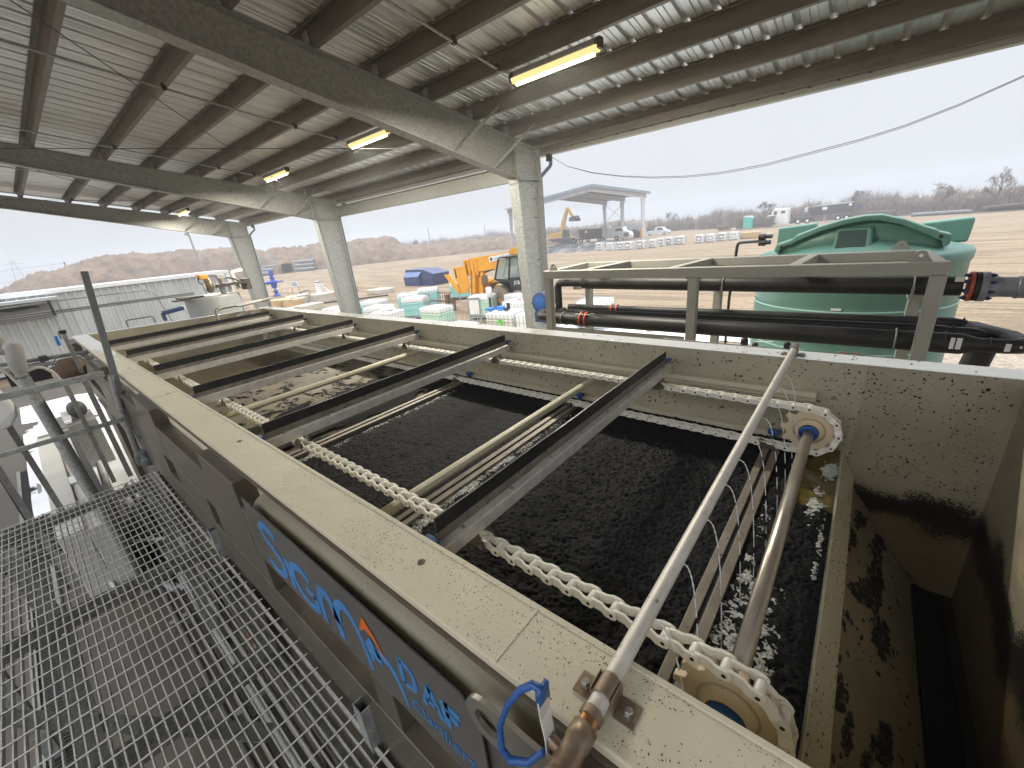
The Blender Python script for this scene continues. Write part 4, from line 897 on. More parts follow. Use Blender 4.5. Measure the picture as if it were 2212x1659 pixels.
b = MB(); b.beam((-11.9, -1.5, G), (-11.2, -1.4, -2.9), .05, .05); b.beam((-10.9, -1.45, G), (-11.5, -1.4, -2.9), .05, .05); b.beam((-11.9, -1.9, G), (-11.2, -1.8, -2.9), .05, .05); b.beam((-11.6, -1.9, -3.1), (-11.3, -1.4, -3.1), .04, .04); b.build('frame', K['black'], bs)
for nm, x, y, l in (('white_pump', -7.4, .36, 'small white conical fitting with a red valve under the tank edge'), ('white_fitting', -4.6, .42, 'small red valve handle at the foot of the tank')):
    t = thing('valve', l, 'valve', (x, y, -3.2)); b = MB(); b.smooth = True; b.lathe((x * .62, y * .8, -2.5), [(.02, .12), (.035, .05), (.05, .0), (.045, -.08), (.06, -.1)], 'z', 14); b.build('body', K['white'], t)
    b = MB(); b.box(x * .62 - .07, x * .62 - .02, y * .8 - .05, y * .8 + .02, -2.52, -2.44); b.box(x * .62 - .1, x * .62 + .02, y * .8 - .06, y * .8 - .04, -2.46, -2.42); b.build('handle', emis('tmp', (0, 0, 0), 0) if False else K['red'], t, bevel=.01)
# actuator and wheel past the rail
ac = thing('valve_actuator', 'grey cast valve actuator with a curved cable conduit at the left edge', 'actuator', (-6, -.17, G))
K['cast'] = mat('grey_casting', (0.34, 0.335, 0.32), 0.5, var=.12, vs=8, bump=.1, bs=20)
b = MB(); b.smooth = True
b.tube([(-6, -.125, -.52), (-6, -.135, -.56), (-6, -.15, -.66), (-6, -.165, -.76), (-6, -.168, -.80)], [.052, .066, .062, .058, .045], 18)
b.tube([(-6, -.40, -.56), (-6, -.24, -.575), (-6, -.14, -.585)], [.03, .032, .035], 14)
b.tube([(-6, -.168, -.79), (-6, -.169, -.83), (-6, -.17, -.845)], [.036, .05, .03], 16)
b.build('housing', K['cast'], ac)
b = MB(); b.smooth = True; b.tube([(-6.25, -.20, -.47), (-6.25, -.205, -.56), (-6.25, -.21, -.62)], [.04, .052, .05], 16); b.build('rear_housing', K['cast'], ac)
b = MB(); b.tube([(-6, -.17, -.85), (-6, -.155, -1.2), (-5.9, -.12, -2.2), (-5.85, -.1, -3.5)], .05, 14); b.build('stem_pipe', K['galv'], ac)
b = MB(); b.tube(fillet([(-6, -.14, -.80), (-6, -.03, -.775), (-6, .035, -.86), (-6, .05, -1.0)], .05, 5), .014, 8); b.tube(fillet([(-6, -.30, -.66), (-6, -.24, -.78), (-6, -.20, -.95)], .05, 5), .014, 8); b.build('cable', K['cab'], ac)
hw = thing('round_filter', 'round brown capped vessel with a loop handle behind the guard rail', 'vessel', (-6.3, .165, G))
b = MB(); b.smooth = True; b.lathe((-6.3, .165, -.90), [(.0, .115), (.06, .11), (.105, .07), (.118, .0), (.10, -.08), (.06, -.12), (.03, -.125), (.0, -.126)], 'z', 22, cap=False); b.build('body', K['brown'], hw)
b = MB(); b.tube([(-6.28, .165 + .125 * math.cos(t), -.87 + .125 * math.sin(t)) for t in [i * math.pi / 10 for i in range(11)]], .007, 6); b.tube([(-6.28, .04, -.87), (-6.28, .045, -.98)], .007, 6); b.build('loop', K['galvw'], hw)
b = MB(); b.beam((-6.2, .225, -.52), (-6.2, .225, -.96), .035, .035); b.build('bar', K['galvw'], hw, bevel=.002)
b = MB(); b.box(-6.22, -6.18, .20, .25, -.53, -.495); b.build('cap', K['black'], hw)
b = MB(); b.tube([(-6.4, .168, -.56), (-6.4, .165, -.66)], .014, 8); b.build('blue_tube', K['bluecap'], hw)
rl = thing('pipe_rack', 'pair of horizontal grey pipes crossing behind the leaning post', 'pipes', (-7, .1, G))
b = MB(); b.tube([(-7, -1.2, -.765), (-7, .42, -.855)], .022, 8); b.build('pipe', K['pipegrey'], rl); b = MB(); b.tube([(-7, -1.2, -.83), (-7, .42, -.92)], .022, 8); b.build('pipe', K['galv'], rl)
b = MB(); b.box(-7.05, -6.95, -.02, .05, -.86, -.80); b.box(-7.05, -6.95, -.72, -.68, G, -.8); b.build('clamp', K['darksteel'], rl)
wt = thing('white_hopper', 'white plastic hopper with black slots at the left edge beyond the rail', 'hopper', (-6.6, -.5, G))
b = MB(); b.prism([(-.9, -1.02), (-.40, -1.0), (-.34, -1.28), (-.42, -1.38), (-.9, -1.45)], 'x', -7.0, -6.5); b.build('body', K['white'], wt, bevel=.02)
b = MB(); b.beam((-6.9, -.46, -1.4), (-6.9, -.40, -3.5), .05, .05); b.beam((-6.6, -.66, -1.4), (-6.6, -.62, -3.5), .05, .05); b.build('leg', K['galvw'], wt)
bx_ = thing('black_hatch', 'black rectangular hatch in the floor cover beyond the guard rail', 'hatch', (-8.2, -.15, G))
b = MB(); b.box(-8.4, -8.2, -.36, .02, -1.25, -1.03); b.build('hatch', K['hole'], bx_)
gp = thing('small_grating', 'small square of mesh grating standing on the slab beside the tank', 'grating', (-7.3, .38, -1.55))
b = MB()
for i in range(8): b.box(-7.55 + i * .07, -7.545 + i * .07, .30, .38, -1.552, -1.548)
b.box(-7.6, -7.0, .30, .31, -1.57, -1.545); b.build('mesh', K['galvw'], gp)
for k, (y0, y1, z) in enumerate(((-.02, .27, -.02), (1.05, 1.35, -.02))):
    t = thing('handle_frame', ('small grey hoop handle left of the tank corner', 'small grey hoop handle above the far end wall')[k], 'handle', (-8.95, (y0 + y1) / 2, -.8), group='hoop handles at the tank end')
    b = MB(); b.tube(fillet([(-9.0, y0 + .30 * (1 - k), -.84), (-9.0, y0 + .30 * (1 - k), -.73), (-9.0, y1 + .05, -.73), (-9.0, y1 + .05, -.84)], .03, 3), .011, 6); b.build('hoop', K['pipegrey'], t)
# ================================================================ container and the mixing tank
cx_ = -26.0
ct = thing('shipping_container', 'long white corrugated shipping container at the far left behind the tank', 'container', (cx_, 1, G))
b = MB(); pr = []; y = -6.0
while y < 7.5:
    pr += [(cx_ + .0, y), (cx_ + .0, y + .07), (cx_ - .055, y + .10), (cx_ - .055, y + .215)]; y += .278
pr += [(cx_ - .02, 7.6)]
b.loft([[(x, y, -3.3) for x, y in pr], [(x, y, -.56) for x, y in pr]], cap=False, close=False); b.build('side_panel', K['contain'], ct, normals=False)
b = MB(); b.box(cx_ - 2.4, cx_ + .05, -6.1, 7.75, -.56, -.40); b.build('top_rail', K['white'], ct, bevel=.01)
b = MB(); b.box(cx_ - 2.4, cx_ + .05, -6.1, 7.75, -3.5, -3.3); b.build('bottom_rail', K['contain'], ct)
b = MB(); b.box(cx_ - .1, cx_ + .06, 7.6, 7.76, -3.3, -.56); b.box(cx_ - 2.4, cx_ - 2.3, 7.6, 7.76, -3.3, -.56); b.build('corner_post', K['white'], ct)
b = MB(); b.box(cx_ - 2.4, cx_ - .1, 7.65, 7.7, -3.3, -.56); b.box(cx_ - 2.4, cx_ - .05, -6.0, 7.65, -.6, -.561); b.build('end_panel', K['contain'], ct)
b = MB(); b.box(cx_ - .1, cx_ + .9, -4.5, 1.2, -.78, -.66); b.build('awning', K['contain'], ct, bevel=.01)
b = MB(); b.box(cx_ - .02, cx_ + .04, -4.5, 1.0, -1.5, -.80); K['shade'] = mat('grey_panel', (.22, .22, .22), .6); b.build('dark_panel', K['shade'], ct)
b = MB(); b.box(cx_ + .04, cx_ + .10, -4.5, 1.05, -1.32, -1.22); b.build('shelf', K['white'], ct)
b = MB(); rnd = random.Random(4)
for i in range(14):
    y0 = -.9 + rnd.random() * .5; pts = [(cx_ + .1, y0 + k * .18, -1.02 + .05 * math.sin(k * 1.3 + i) + .05 * rnd.random()) for k in range(7)]; b.tube(pts, .012, 5)
b.build('cable_coil', K['black'], ct)
b = MB(); b.box(cx_ + .05, cx_ + .12, -.5, -.44, -.7, -.05); b.beam((cx_ + .1, -.47, -.35), (cx_ + .1, -.10, -.75), .03, .03); b.build('bracket', K['galvw'], ct)
b = MB(); b.box(cx_ + .001, cx_ + .06, 4.05, 4.17, -.83, -.68); b.build('box', K['contain'], ct)
pp = thing('pipe_run', 'dark insulated pipe running past the white container to the mixing tank', 'pipe', (-12, 1, -.6))
b = MB(); b.tube([(-12, -1.6, -.575), (-12, 2.75, -.605)], .017, 8); b.tube([(-12, -1.6, -.61), (-12, 2.75, -.64)], .012, 6); b.build('pipe', K['pipegrey'], pp)
b = MB(); b.box(-12.03, -11.97, .42, .46, -.66, -.38); b.build('hanger', K['darksteel'], pp)
cp = thing('conduit_bend', 'thin grey conduit bending down in front of the white container', 'conduit', (-20, 3, -.6))
b = MB(); b.tube(fillet([(-20, -.6, -.70), (-20, .8, -.67), (-20, 3.38, -.68), (-20, 3.62, -1.95), (-20, 3.62, -3.5)], .25, 6), .022, 8); b.build('pipe', K['galvw'], cp)
mx = thing('mixing_tank', 'grey plastic tank with a yellow actuator and pipework on its lid', 'tank', (-12.7, 3.27, G))
K['mixp'] = mat('grey_translucent_plastic', (0.27, 0.285, 0.28), 0.4, var=.05)
b = MB(); b.smooth = True; b.lathe((-12.7, 3.27, 0), [(.60, G), (.60, -2), (.60, -.80), (.585, -.765), (.3, -.735), (0.01, -.73)], 'z', 40, cap=False); b.build('body', K['mixp'], mx)
b = MB(); b.box(-12.9, -12.4, 2.55, 3.02, -.765, -.715); b.box(-12.6, -12.3, 2.4, 2.6, -.775, -.745); b.build('hatch', K['darksteel'], mx)
b = MB(); b.smooth = True; b.lathe((-12.3, 3.17, -.50), [(.04, -.07), (.15, -.06), (.175, -.03), (.175, .03), (.15, .06), (.04, .07)], 'y', 24)
b.build('valve_body', K['valve'], mx)
b = MB(); b.smooth = True; b.lathe((-12.3, 3.08, -.52), [(.09, -.03), (.13, -.02), (.09, -.0)], 'y', 20); b.build('white_disc', K['white'], mx)
b = MB(); b.box(-12.36, -12.24, 3.02, 3.20, -.35, -.24); b.box(-12.34, -12.28, 2.98, 3.06, -.28, -.22); b.build('actuator', K['yellow'], mx, bevel=.02)
b = MB(); b.tube([(-12.3, 3.08 + .10 * math.cos(t), -.37 + .09 * math.sin(t)) for t in [i * math.pi / 8 + 1.2 for i in range(13)]], .012, 6); b.build('hose', K['black'], mx); b = MB(); b.tube([(-12.3, 3.55, -.35), (-12.3, 3.75, -.42), (-12.3, 3.9, -.55), (-12.3, 4.0, -.6)], .022, 6); b.build('hose', K['black'], mx)
b = MB(); b.box(-12.38, -12.22, 3.37, 3.56, -.37, -.27); b.lathe((-12.3, 3.46, -.37), [(.09, 0), (.06, -.08), (.05, -.15)], 'z', 12); b.build('sensor', K['cast'], mx, bevel=.01)
b = MB(); b.tube(fillet([(-12.3, 3.1, -.55), (-12.3, 3.6, -.55), (-12.3, 3.6, -.72)], .05, 4), .035, 10); b.tube([(-12.4, 3.45, -.53), (-12.4, 3.45, -.75)], .06, 12); b.build('pipework', K['cast'], mx)
b = MB(); b.tube(fillet([(-12.5, 4.05, -.24), (-12.5, 3.78, -.27), (-12.5, 3.85, -.68)], .08, 5), .05, 12); b.build('cream_elbow', K['totec'], mx)
b = MB(); b.box(-12.6, -12.3, 3.95, 4.1, -.72, -.45); b.box(-12.6, -12.2, 3.3, 4.0, -.56, -.50); b.build('bracket', K['darksteel'], mx)
nb = thing('navy_duct', 'small navy blue duct with a striped end before the container', 'duct', (-14, 2.5, G))
b = MB(); b.beam((-14, 2.40, -1.10), (-14, 2.84, -1.05), .25, .10); b.box(-14.1, -13.9, 2.36, 2.42, -1.30, -1.1); b.build('duct', K['navy'], nb, bevel=.01)
b = MB(); b.beam((-13.99, 2.85, -1.05), (-13.99, 2.88, -1.05), .26, .11); b.build('stripe', K['white'], nb)
# ================================================================ pipe frame beside the tank
fy, by = 4.6, 5.7; fz = -.555
pf = thing('pipe_skid', 'grey painted steel frame holding big black pipes beyond the tank', 'frame', (-1.4, 5.1, G))
def fb(nm, a, c, w=.10): MB().beam(a, c, w, w).build(nm, K['framegrey'], pf, bevel=.006)
fb('beam', (-3.26, fy, fz), (.50, fy, fz)); fb('beam', (-3.30, by, fz - .01), (.46, by, fz - .01), .096)
for x, x2 in ((-3.21, -3.25), (-2.70, -2.58), (-1.62, -1.50), (-.50, -.44), (.445, .41)): fb('cross_member', (x, fy + .052, fz), (x2, by - .05, fz - .005), .094)
for x in (-3.21, -1.36, .455): fb('post', (x, fy, fz - .052), (x, fy, G), .094); fb('post', (x - .02, by, fz - .06), (x - .02, by, G), .094)
for x in (-3.3, -1.4, .42): fb('foot_beam', (x, fy - .1, G + .05), (x, by + .1, G + .05), .09)
b = MB(); b.box(-3.15, -1.42, fy - .03, fy - .022, -1.42, -1.245); b.build('plate', K['framegrey'], pf)
for x, y in ((-3.12, fy), (-3.2, by), (.33, fy), (.25, by)):
    b = MB(); zt = fz + .05; o1 = [(x - .075, zt)] + [(x - .04 * math.cos(t), zt + .05 + .035 * math.sin(t)) for t in [math.pi * i / 8 for i in range(9)]] + [(x + .075, zt)]
    plate_hole(b, o1, [(x + .014 * math.cos(t), zt + .045 + .014 * math.sin(t)) for t in [2 * math.pi * i / 10 for i in range(10)]], y - .006, y + .006); b.build('lifting_lug', K['framegrey'], pf)
b = MB()
for x, z in ((-3.30, -.84), (-1.42, -.84), (.36, -.90)): b.box(x, x + .12, by - .35, by - .06, z - .03, z + .02)
b.build('bracket', K['framegrey'], pf)
def ring(b, c, r, w, ax='x', seg=28): b.lathe(c, [(r - .004, -w), (r, -w * .6), (r, w * .6), (r - .004, w)], ax, seg)
# top pipe with flange to grey pvc
tp = thing('black_pipe', 'upper black plastic pipe in the frame with a flanged joint', 'pipe', (-1.3, 5.1, -.75), group='black pipes in the grey frame')
b = MB(); b.smooth = True; b.tube([(-3.0, 5.1, -.735), (-2.97, 5.1, -.735), (.66, 5.1, -.768)], [.062, .080, .080], 28)
b.tube(fillet([(-2.98, 5.1, -.735), (-3.40, 5.1, -.735), (-3.40, 5.1, -1.15)], .07, 5), .052, 16); b.build('body', K['hdpe'], tp)
for x in (-2.9, -1.2, .56): b = MB(); ring(b, (x, 5.1, -.735 - (x + 3) * .009), .084, .006); b.build('weld_bead', K['hdpe'], tp)
for x in (-1.18, .36):
    b = MB(); b.tube([(x, 5.1 + .087 * math.cos(t), -.752 + .087 * math.sin(t)) for t in [i * math.pi / 8 for i in range(-2, 11)]], .007, 6); b.box(x - .01, x + .01, 5.0, 5.02, -.95, -.76); b.build('u_bolt', K['galvw'], tp)
b = MB(); b.lathe((.705, 5.1, -.77), [(.122, -.01), (.122, .012)], 'x', 30); b.build('backing_ring', K['red'], tp, bevel=.003)
b = MB(); b.lathe((.735, 5.1, -.77), [(.10, -.012), (.118, -.010), (.118, .016), (.10, .018)], 'x', 30); b.build('gasket', K['hdpe'], tp)
b = MB()
for i in range(8):
    a = i * math.pi / 4 + .3; yy = 5.1 + .10 * math.cos(a); zz = -.772 + .10 * math.sin(a)
    b.lathe((.76, yy, zz), [(.008, -.098), (.008, -.085), (.015, -.085), (.015, -.062), (.008, -.062), (.008, .045), (.015, .045), (.015, .068), (.008, .068), (.008, .080)], 'x', 6)
b.build('bolt', K['navy'], tp)
b = MB(); b.box(.60, .655, 5.015, 5.018, -.72, -.68); b.build('label', K['label'], tp)
gp_ = thing('grey_pvc_pipe', 'smooth grey plastic pipe leaving the frame at the right edge', 'pipe', (1.2, 5.1, -.78))
b = MB(); b.smooth = True; b.tube([(.756, 5.1, -.772), (.80, 5.1, -.772), (.801, 5.1, -.772), (.87, 5.1, -.773), (2.6, 5.1, -.80)], [.12, .12, .092, .080, .080], 28); b.build('body', K['pvc'], gp_)
b = MB(); b.tube([(.97, 5.1, -.775), (2.6, 5.1, -.80)], .086, 28); ring(b, (.97, 5.1, -.776), .088, .012); b.build('coupling', K['pvc'], gp_)
# lower pipes with the bend on the right
lf = thing('black_pipe', 'thick lower black pipe at the front of the frame with a red coupling', 'pipe', (-1.2, 4.75, -1.17), group='black pipes in the grey frame')
b = MB(); b.smooth = True; b.tube([(-3.30, 4.75, -1.165), (-3.28, 4.75, -1.165), (.70, 4.75, -1.176), (.79, 4.75, -1.176)], [.070, .084, .084, .056], 28)
b.tube([(.785, 4.75, -1.176), (.95, 4.75, -1.176), (1.02, 4.79, -1.176), (1.05, 4.88, -1.178), (1.02, 5.03, -1.178), (.94, 5.18, -1.18), (.86, 5.32, -1.18)], [.056, .056, .06, .062, .062, .062, .056], 22)
b.tube(fillet([(-3.28, 4.75, -1.165), (-3.50, 4.75, -1.16), (-3.62, 4.95, -1.155), (-3.5, 5.1, -1.15), (-3.3, 5.1, -1.15)], .07, 4), .058, 18)
b.build('body', K['hdpe'], lf)
for x, r in ((-3.05, .088), (-2.9, .088), (.60, .088), (.855, .060), (.94, .060)): b = MB(); ring(b, (x, 4.75, -1.17), r, .006); b.build('weld_bead', K['hdpe'], lf)
for c in ((1.045, 4.86, -1.178), (1.02, 5.02, -1.178)): b = MB(); b.tube([(c[0] - .006, c[1] + .004, c[2]), (c[0] + .006, c[1] + .012, c[2])], .0645, 20); b.build('weld_bead', K['hdpe'], lf)
for x in (-2.81, -2.73): b = MB(); b.lathe((x, 4.75, -1.166), [(.088, -.012), (.104, -.010), (.104, .010), (.088, .012)], 'x', 26); b.build('coupling', K['red'], lf)
b = MB()
for a in (.7, 2.2, 3.9, 5.2): b.tube([(-2.88, 4.75 + .10 * math.cos(a), -1.166 + .10 * math.sin(a)), (-2.66, 4.75 + .10 * math.cos(a), -1.166 + .10 * math.sin(a))], .006, 6)
b.build('tie_rod', K['galv'], lf)
for x in (-3.1, -1.42, .30):
    b = MB(); b.tube([(x, 4.75 + .091 * math.cos(t), -1.17 + .091 * math.sin(t)) for t in [i * math.pi / 8 for i in range(-2, 11)]], .007, 6); b.build('u_bolt', K['galvw'], lf)
b = MB(); b.box(.625, .65, 4.658, 4.664, -1.20, -1.11); b.box(.66, .69, 4.657, 4.664, -1.20, -1.11); b.box(.925, .955, 4.685, 4.69, -1.20, -1.14); b.build('label', K['label'], lf)
b = MB(); b.lathe((1.01, 4.722, -1.17), [(.01, 0), (.004, -.006)], 'y', 8); b.build('cap', K['white'], lf)
for y, rr, l, xr2, xs2 in ((5.1, .045, 'thin black pipe in the middle of the lower row', .60, -3.3), (5.45, .045, 'thin black pipe at the back of the lower row', .70, -3.45)):
    t = thing('black_pipe', l, 'pipe', (-1.2, y, -1.15), group='black pipes in the grey frame')
    b = MB(); b.smooth = True; b.tube([(xs2, y, -1.15), (xr2 - .08, y, -1.15), (xr2, y, -1.155), (xr2 + .10, y, -1.16)], [rr, rr, rr * 1.1, .034], 18)
    if y < 5.3: b.tube(fillet([(.68, y, -1.16), (.86, y, -1.165), (.93, y + .05, -1.30), (.86, y + .02, -1.7), (.80, y, -2.6)], .08, 5), [.045] * 100 if False else .046, 16)
    else: b.tube([(.74, y, -1.165), (.80, y, -1.175), (.85, 5.40, -1.18), (.91, 5.25, -1.18)], [.04, .045, .055, .058], 16)
    b.build('body', K['hdpe'], t)
    for x in (-3.1, -2.9, xr2 - .2, xr2 + .08): b = MB(); ring(b, (x, y, -1.153), .049, .005); b.build('weld_bead', K['hdpe'], t)
    if y > 5.3:
        for x in (-2.72, -2.64): b = MB(); b.lathe((x, y, -1.15), [(.048, -.01), (.062, -.009), (.062, .009), (.048, .01)], 'x', 20); b.build('coupling', K['red'], t)
dn = thing('down_pipe', 'thick black pipe dropping to the ground below the bend', 'pipe', (.85, 5.0, G))
b = MB(); b.smooth = True; b.tube([(.87, 5.0, -1.22), (.78, 4.98, -1.9), (.62, 4.9, G)], .088, 20); b.build('body', K['hdpe'], dn)
sm = thing('small_grey_pipe', 'slim grey pipe with a small red coupling just above the far rim', 'pipe', (-.4, 3.6, -.95))
b = MB(); b.tube([(-1.3, 3.6, -1.02), (1.4, 3.6, -1.045)], .014, 10); b.build('body', K['pipegrey'], sm)
for x in (-.02, .05): b = MB(); b.lathe((x, 3.6, -1.03), [(.016, -.008), (.028, -.007), (.028, .007), (.016, .008)], 'x', 14); b.build('coupling', K['red'], sm)
b = MB(); b.tube([(-.06, 3.57, -1.01), (.10, 3.57, -1.012)], .005, 5); b.tube([(-.06, 3.63, -1.015), (.10, 3.63, -1.017)], .005, 5); b.tube([(.10, 3.6, -1.03), (.32, 3.6, -1.036)], .018, 10); b.build('tie_rod', K['galv'], sm)
b = MB(); b.tube([(-.33, 3.6, -1.02), (-.33, 3.6, -.985)], .013, 8); b.build('cap', K['bluecap'], sm)
bl = thing('blower', 'round dark blue blower casing at the foot of the nearest column', 'blower', (-4.55, 6.2, -1.3))
b = MB(); b.smooth = True; b.lathe((-4.48, 6.2, -1.24), [(.10, -.10), (.19, -.09), (.20, -.04), (.20, .04), (.19, .09), (.10, .10)], 'y', 28); b.smooth = False; b.box(-4.70, -4.26, 6.12, 6.28, -1.27, -1.24); b.box(-4.62, -4.3, 6.1, 6.3, -1.6, -1.4); b.build('casing', K['navy'], bl, bevel=.005)
b = MB(); b.smooth = True; b.tube([(-4.42, 6.2, -1.5), (-4.42, 6.2, G)], .09, 16); b.build('duct', K['galv'], bl)
b = MB(); b.lathe((-4.48, 6.09, -1.24), [(.13, 0), (.13, -.012), (.10, -.014), (.06, -.02)], 'y', 20); b.build('hub', K['blue'], bl)
# valves glimpsed under the frame
for k, (x, y, z) in enumerate(((-2.0, 6.6, -1.9), (-1.05, 6.6, -1.9), (-.9, 5.0, -1.42), (-.6, 6.0, -1.7))):
    t = thing('lever_valve', ('small valve with a thin lever behind the left half of the frame', 'small valve with a thin lever behind the right half of the frame', 'small black valve hanging under the lower pipes', 'small valve beside the foot of the green tank')[k], 'valve', (x, y, z), group='small valves around the frame')
    b = MB(); b.lathe((x, y, z), [(.03, 0), (.04, .03), (.04, .08), (.02, .10)], 'z', 10); b.build('body', K['black'], t)
    b = MB(); b.beam((x, y, z + .11), (x + .22, y, z + .13), .02, .006); b.build('lever', K['stain'], t)

# ================================================================ green tank
gt = thing('green_tank', 'large round green plastic water tank with a domed ribbed lid', 'tank', (-.164, 8.733, G))
cx, cy = -.164, 8.733
b = MB(); b.smooth = True
b.lathe((cx, cy, 0), [(1.28, G), (1.30, G + .05), (1.30, -2.1), (1.285, -2.07), (1.285, -1.96), (1.30, -1.93), (1.30, -1.52), (1.285, -1.49), (1.285, -1.43), (1.30, -1.40), (1.30, -.93), (1.32, -.90), (1.325, -.80), (1.29, -.755), (1.1, -.70), (.8, -.60), (.5, -.47), (.25, -.38), (.01, -.36)], 'z', 96, cap=False); b.build('body', K['green'], gt)
for z in (-1.50, -.87, -2.12):
    b = MB(); b.smooth = True; b.lathe((cx, cy, z), [(1.299, -.012), (1.306, -.008), (1.306, .008), (1.299, .012)], 'z', 96, cap=False); b.build('rib', K['greenl'], gt)
# arched lug band in front of the dome
top = [(-1.16, -.66), (-1.13, -.56), (-.95, -.50), (-.88, -.44), (-.60, -.33), (-.35, -.26), (-.1, -.225), (.08, -.23), (.32, -.31), (.56, -.43), (.66, -.47), (.70, -.50), (.82, -.54), (.82, -.67)]
bot = [(-1.10, -.70), (-1.05, -.60), (-.93, -.57), (-.85, -.52), (-.60, -.41), (-.35, -.34), (-.1, -.30), (.08, -.31), (.32, -.39), (.52, -.50), (.62, -.55), (.66, -.58), (.74, -.62), (.76, -.70)]
b = MB(); b.loft([[(a[0], y, a[1]) for a in (t_, bo)] for t_, bo in zip(top, bot) for y in ()] or [[(t_[0], 7.98, t_[1]), (t_[0], 8.22, t_[1] + .01), (bo[0], 8.22, bo[1]), (bo[0], 7.98, bo[1])] for t_, bo in zip(top, bot)])
b.build('lid_arch', K['green'], gt, bevel=.02)
# shallow infill behind the arch so the lid reads as one moulding
b = MB(); b.smooth = True; rr = []
for t_, bo in zip(top, bot): rr.append([(bo[0], 8.06, -.76), (bo[0], 8.06, bo[1] + .02), (bo[0] * .9 + .0, 8.6, bo[1] + .04), (bo[0] * .85, 9.0, -.60)])
b.loft(rr); b.build('lid', K['green'], gt)
b = MB(); b.hexa([(-.41, 7.78, -.74), (.02, 7.78, -.745), (.06, 8.1, -.74), (-.38, 8.1, -.74), (-.39, 8.0, -.385), (-.01, 8.0, -.39), (.05, 8.1, -.36), (-.36, 8.1, -.36)]); b.build('hatch_frame', K['green'], gt, bevel=.02)
b = MB(); b.hexa([(-.375, 7.772, -.715), (-.03, 7.772, -.72), (-.03, 7.80, -.72), (-.375, 7.80, -.715), (-.365, 7.975, -.41), (-.045, 7.975, -.415), (-.045, 8.0, -.41), (-.365, 8.0, -.41)]); b.build('hatch', K['darksteel'] if False else mat('hatch_green', (.012, .035, .027), .5), gt, bevel=.012)
b = MB(); b.lathe((-1.06, 7.985, -.60), [(.022, 0), (.022, -.008)], 'y', 10); b.lathe((.72, 7.985, -.56), [(.024, 0), (.024, -.008)], 'y', 10); b.build('lug_hole', K['hole'], gt)
b = MB(); b.prism([(-1.30, -.74), (-1.30, -.36), (-.75, -.32), (-.70, -.74)], 'y', 9.2, 9.5); b.build('lid_wall', K['green'], gt, bevel=.03); b = MB(); b.prism([(.55, -.74), (.6, -.43), (1.10, -.395), (1.14, -.41), (1.12, -.74)], 'y', 9.15, 9.45); b.build('lid_wall', K['green'], gt, bevel=.03)
b = MB(); b.lathe((-1.48, 8.5, -.45), [(.05, 0), (.05, .1), (.035, .1), (.035, .2)], 'x', 14); b.lathe((-1.47, 8.5, -.55), [(.055, 0), (.055, .1), (.035, .1), (.035, .18)], 'x', 14); b.build('fitting', K['black'], gt)
b = MB(); b.box(-.28, -.16, 7.43, 7.436, -1.47, -1.44); b.build('label', K['label'], gt)
op = thing('overflow_pipe', 'thin black pipe bending down the left side of the green tank', 'pipe', (-1.6, 8.5, G))
b = MB(); b.tube(fillet([(-1.40, 8.5, -.52), (-1.80, 8.5, -.53), (-1.86, 8.5, -1.5), (-1.86, 8.5, G)], .06, 4), .026, 8); b.build('pipe', K['black'], op)

# ================================================================ intermediate bulk totes
def tote(mname, lab, loc, rz, group, cagec='cage', plate=None, far=False, empty=False):
    t = thing('liquid_tote', lab, 'tote', (0, 0, 0), group=group, local=True)
    w, d = .58, .48
    if not empty:
        b = MB(); b.box(-w + .02, w - .02, -d + .02, d - .02, .15, .84 if mname != 'totew' else .5); b.build('liquid_part', K[mname], t, bevel=.05)
        b = MB(); b.box(-w + .02, w - .02, -d + .02, d - .02, .842 if mname != 'totew' else .502, 1.06); b.build('bottle', K['totew'], t, bevel=.05)
        b = MB(); b.lathe((0, 0, 1.06), [(.10, 0), (.10, .03), (.08, .04)], 'z', 14); b.build('lid', K['totew'] if random.random() < .6 else K['red'], t)
    b = MB(); tb = .010
    for z in ((.18, .48, .78, 1.08) if not empty else (.18, .4, .62)):
        b.beam((-w, -d, z), (w, -d, z), tb, tb); b.beam((-w, d, z), (w, d, z), tb, tb); b.beam((-w, -d, z), (-w, d, z), tb, tb); b.beam((w, -d, z), (w, d, z), tb, tb)
    h = 1.085 if not empty else .63
    for i in range(8):
        x = -w + 2 * w * i / 7
        for y in (-d - .004, d + .004): b.beam((x, y, .13), (x, y, h), tb, tb, (0, 1, 0))
    for i in range(1, 6):
        y = -d + 2 * d * i / 6
        for x in (-w - .004, w + .004): b.beam((x, y, .13), (x, y, h), tb, tb, (1, 0, 0))
    if not empty:
        for y in (-.16, .16): b.beam((-w, y, 1.085), (w, y, 1.085), tb * 1.4, tb)
    b.build('cage', K[cagec], t)
    b = MB(); b.box(-w, w, -d, d, .10, .145)
    for x in (-w + .05, 0, w - .05): b.box(x - .05, x + .05, -d, d, 0, .10)
    b.build('pallet', K['cage'] if not far else K['white'], t)
    if plate:
        b = MB(); b.box(plate[0], plate[1], -d - .016, -d - .010, plate[2], plate[3]); b.build('label', K[plate[4]], t)
        b = MB(); b.box(plate[0] + .06, plate[1] - .06, -d - .019, -d - .0165, plate[2] + .07, plate[3] - .12); b.build('label', K['label'], t)
    t.location = loc; t.rotation_euler = (0, 0, rz); return t
K['greyplate'] = mat('grey_plate', (.30, .32, .32), .4, .3)
gN = 'caged liquid totes gathered behind the tank'
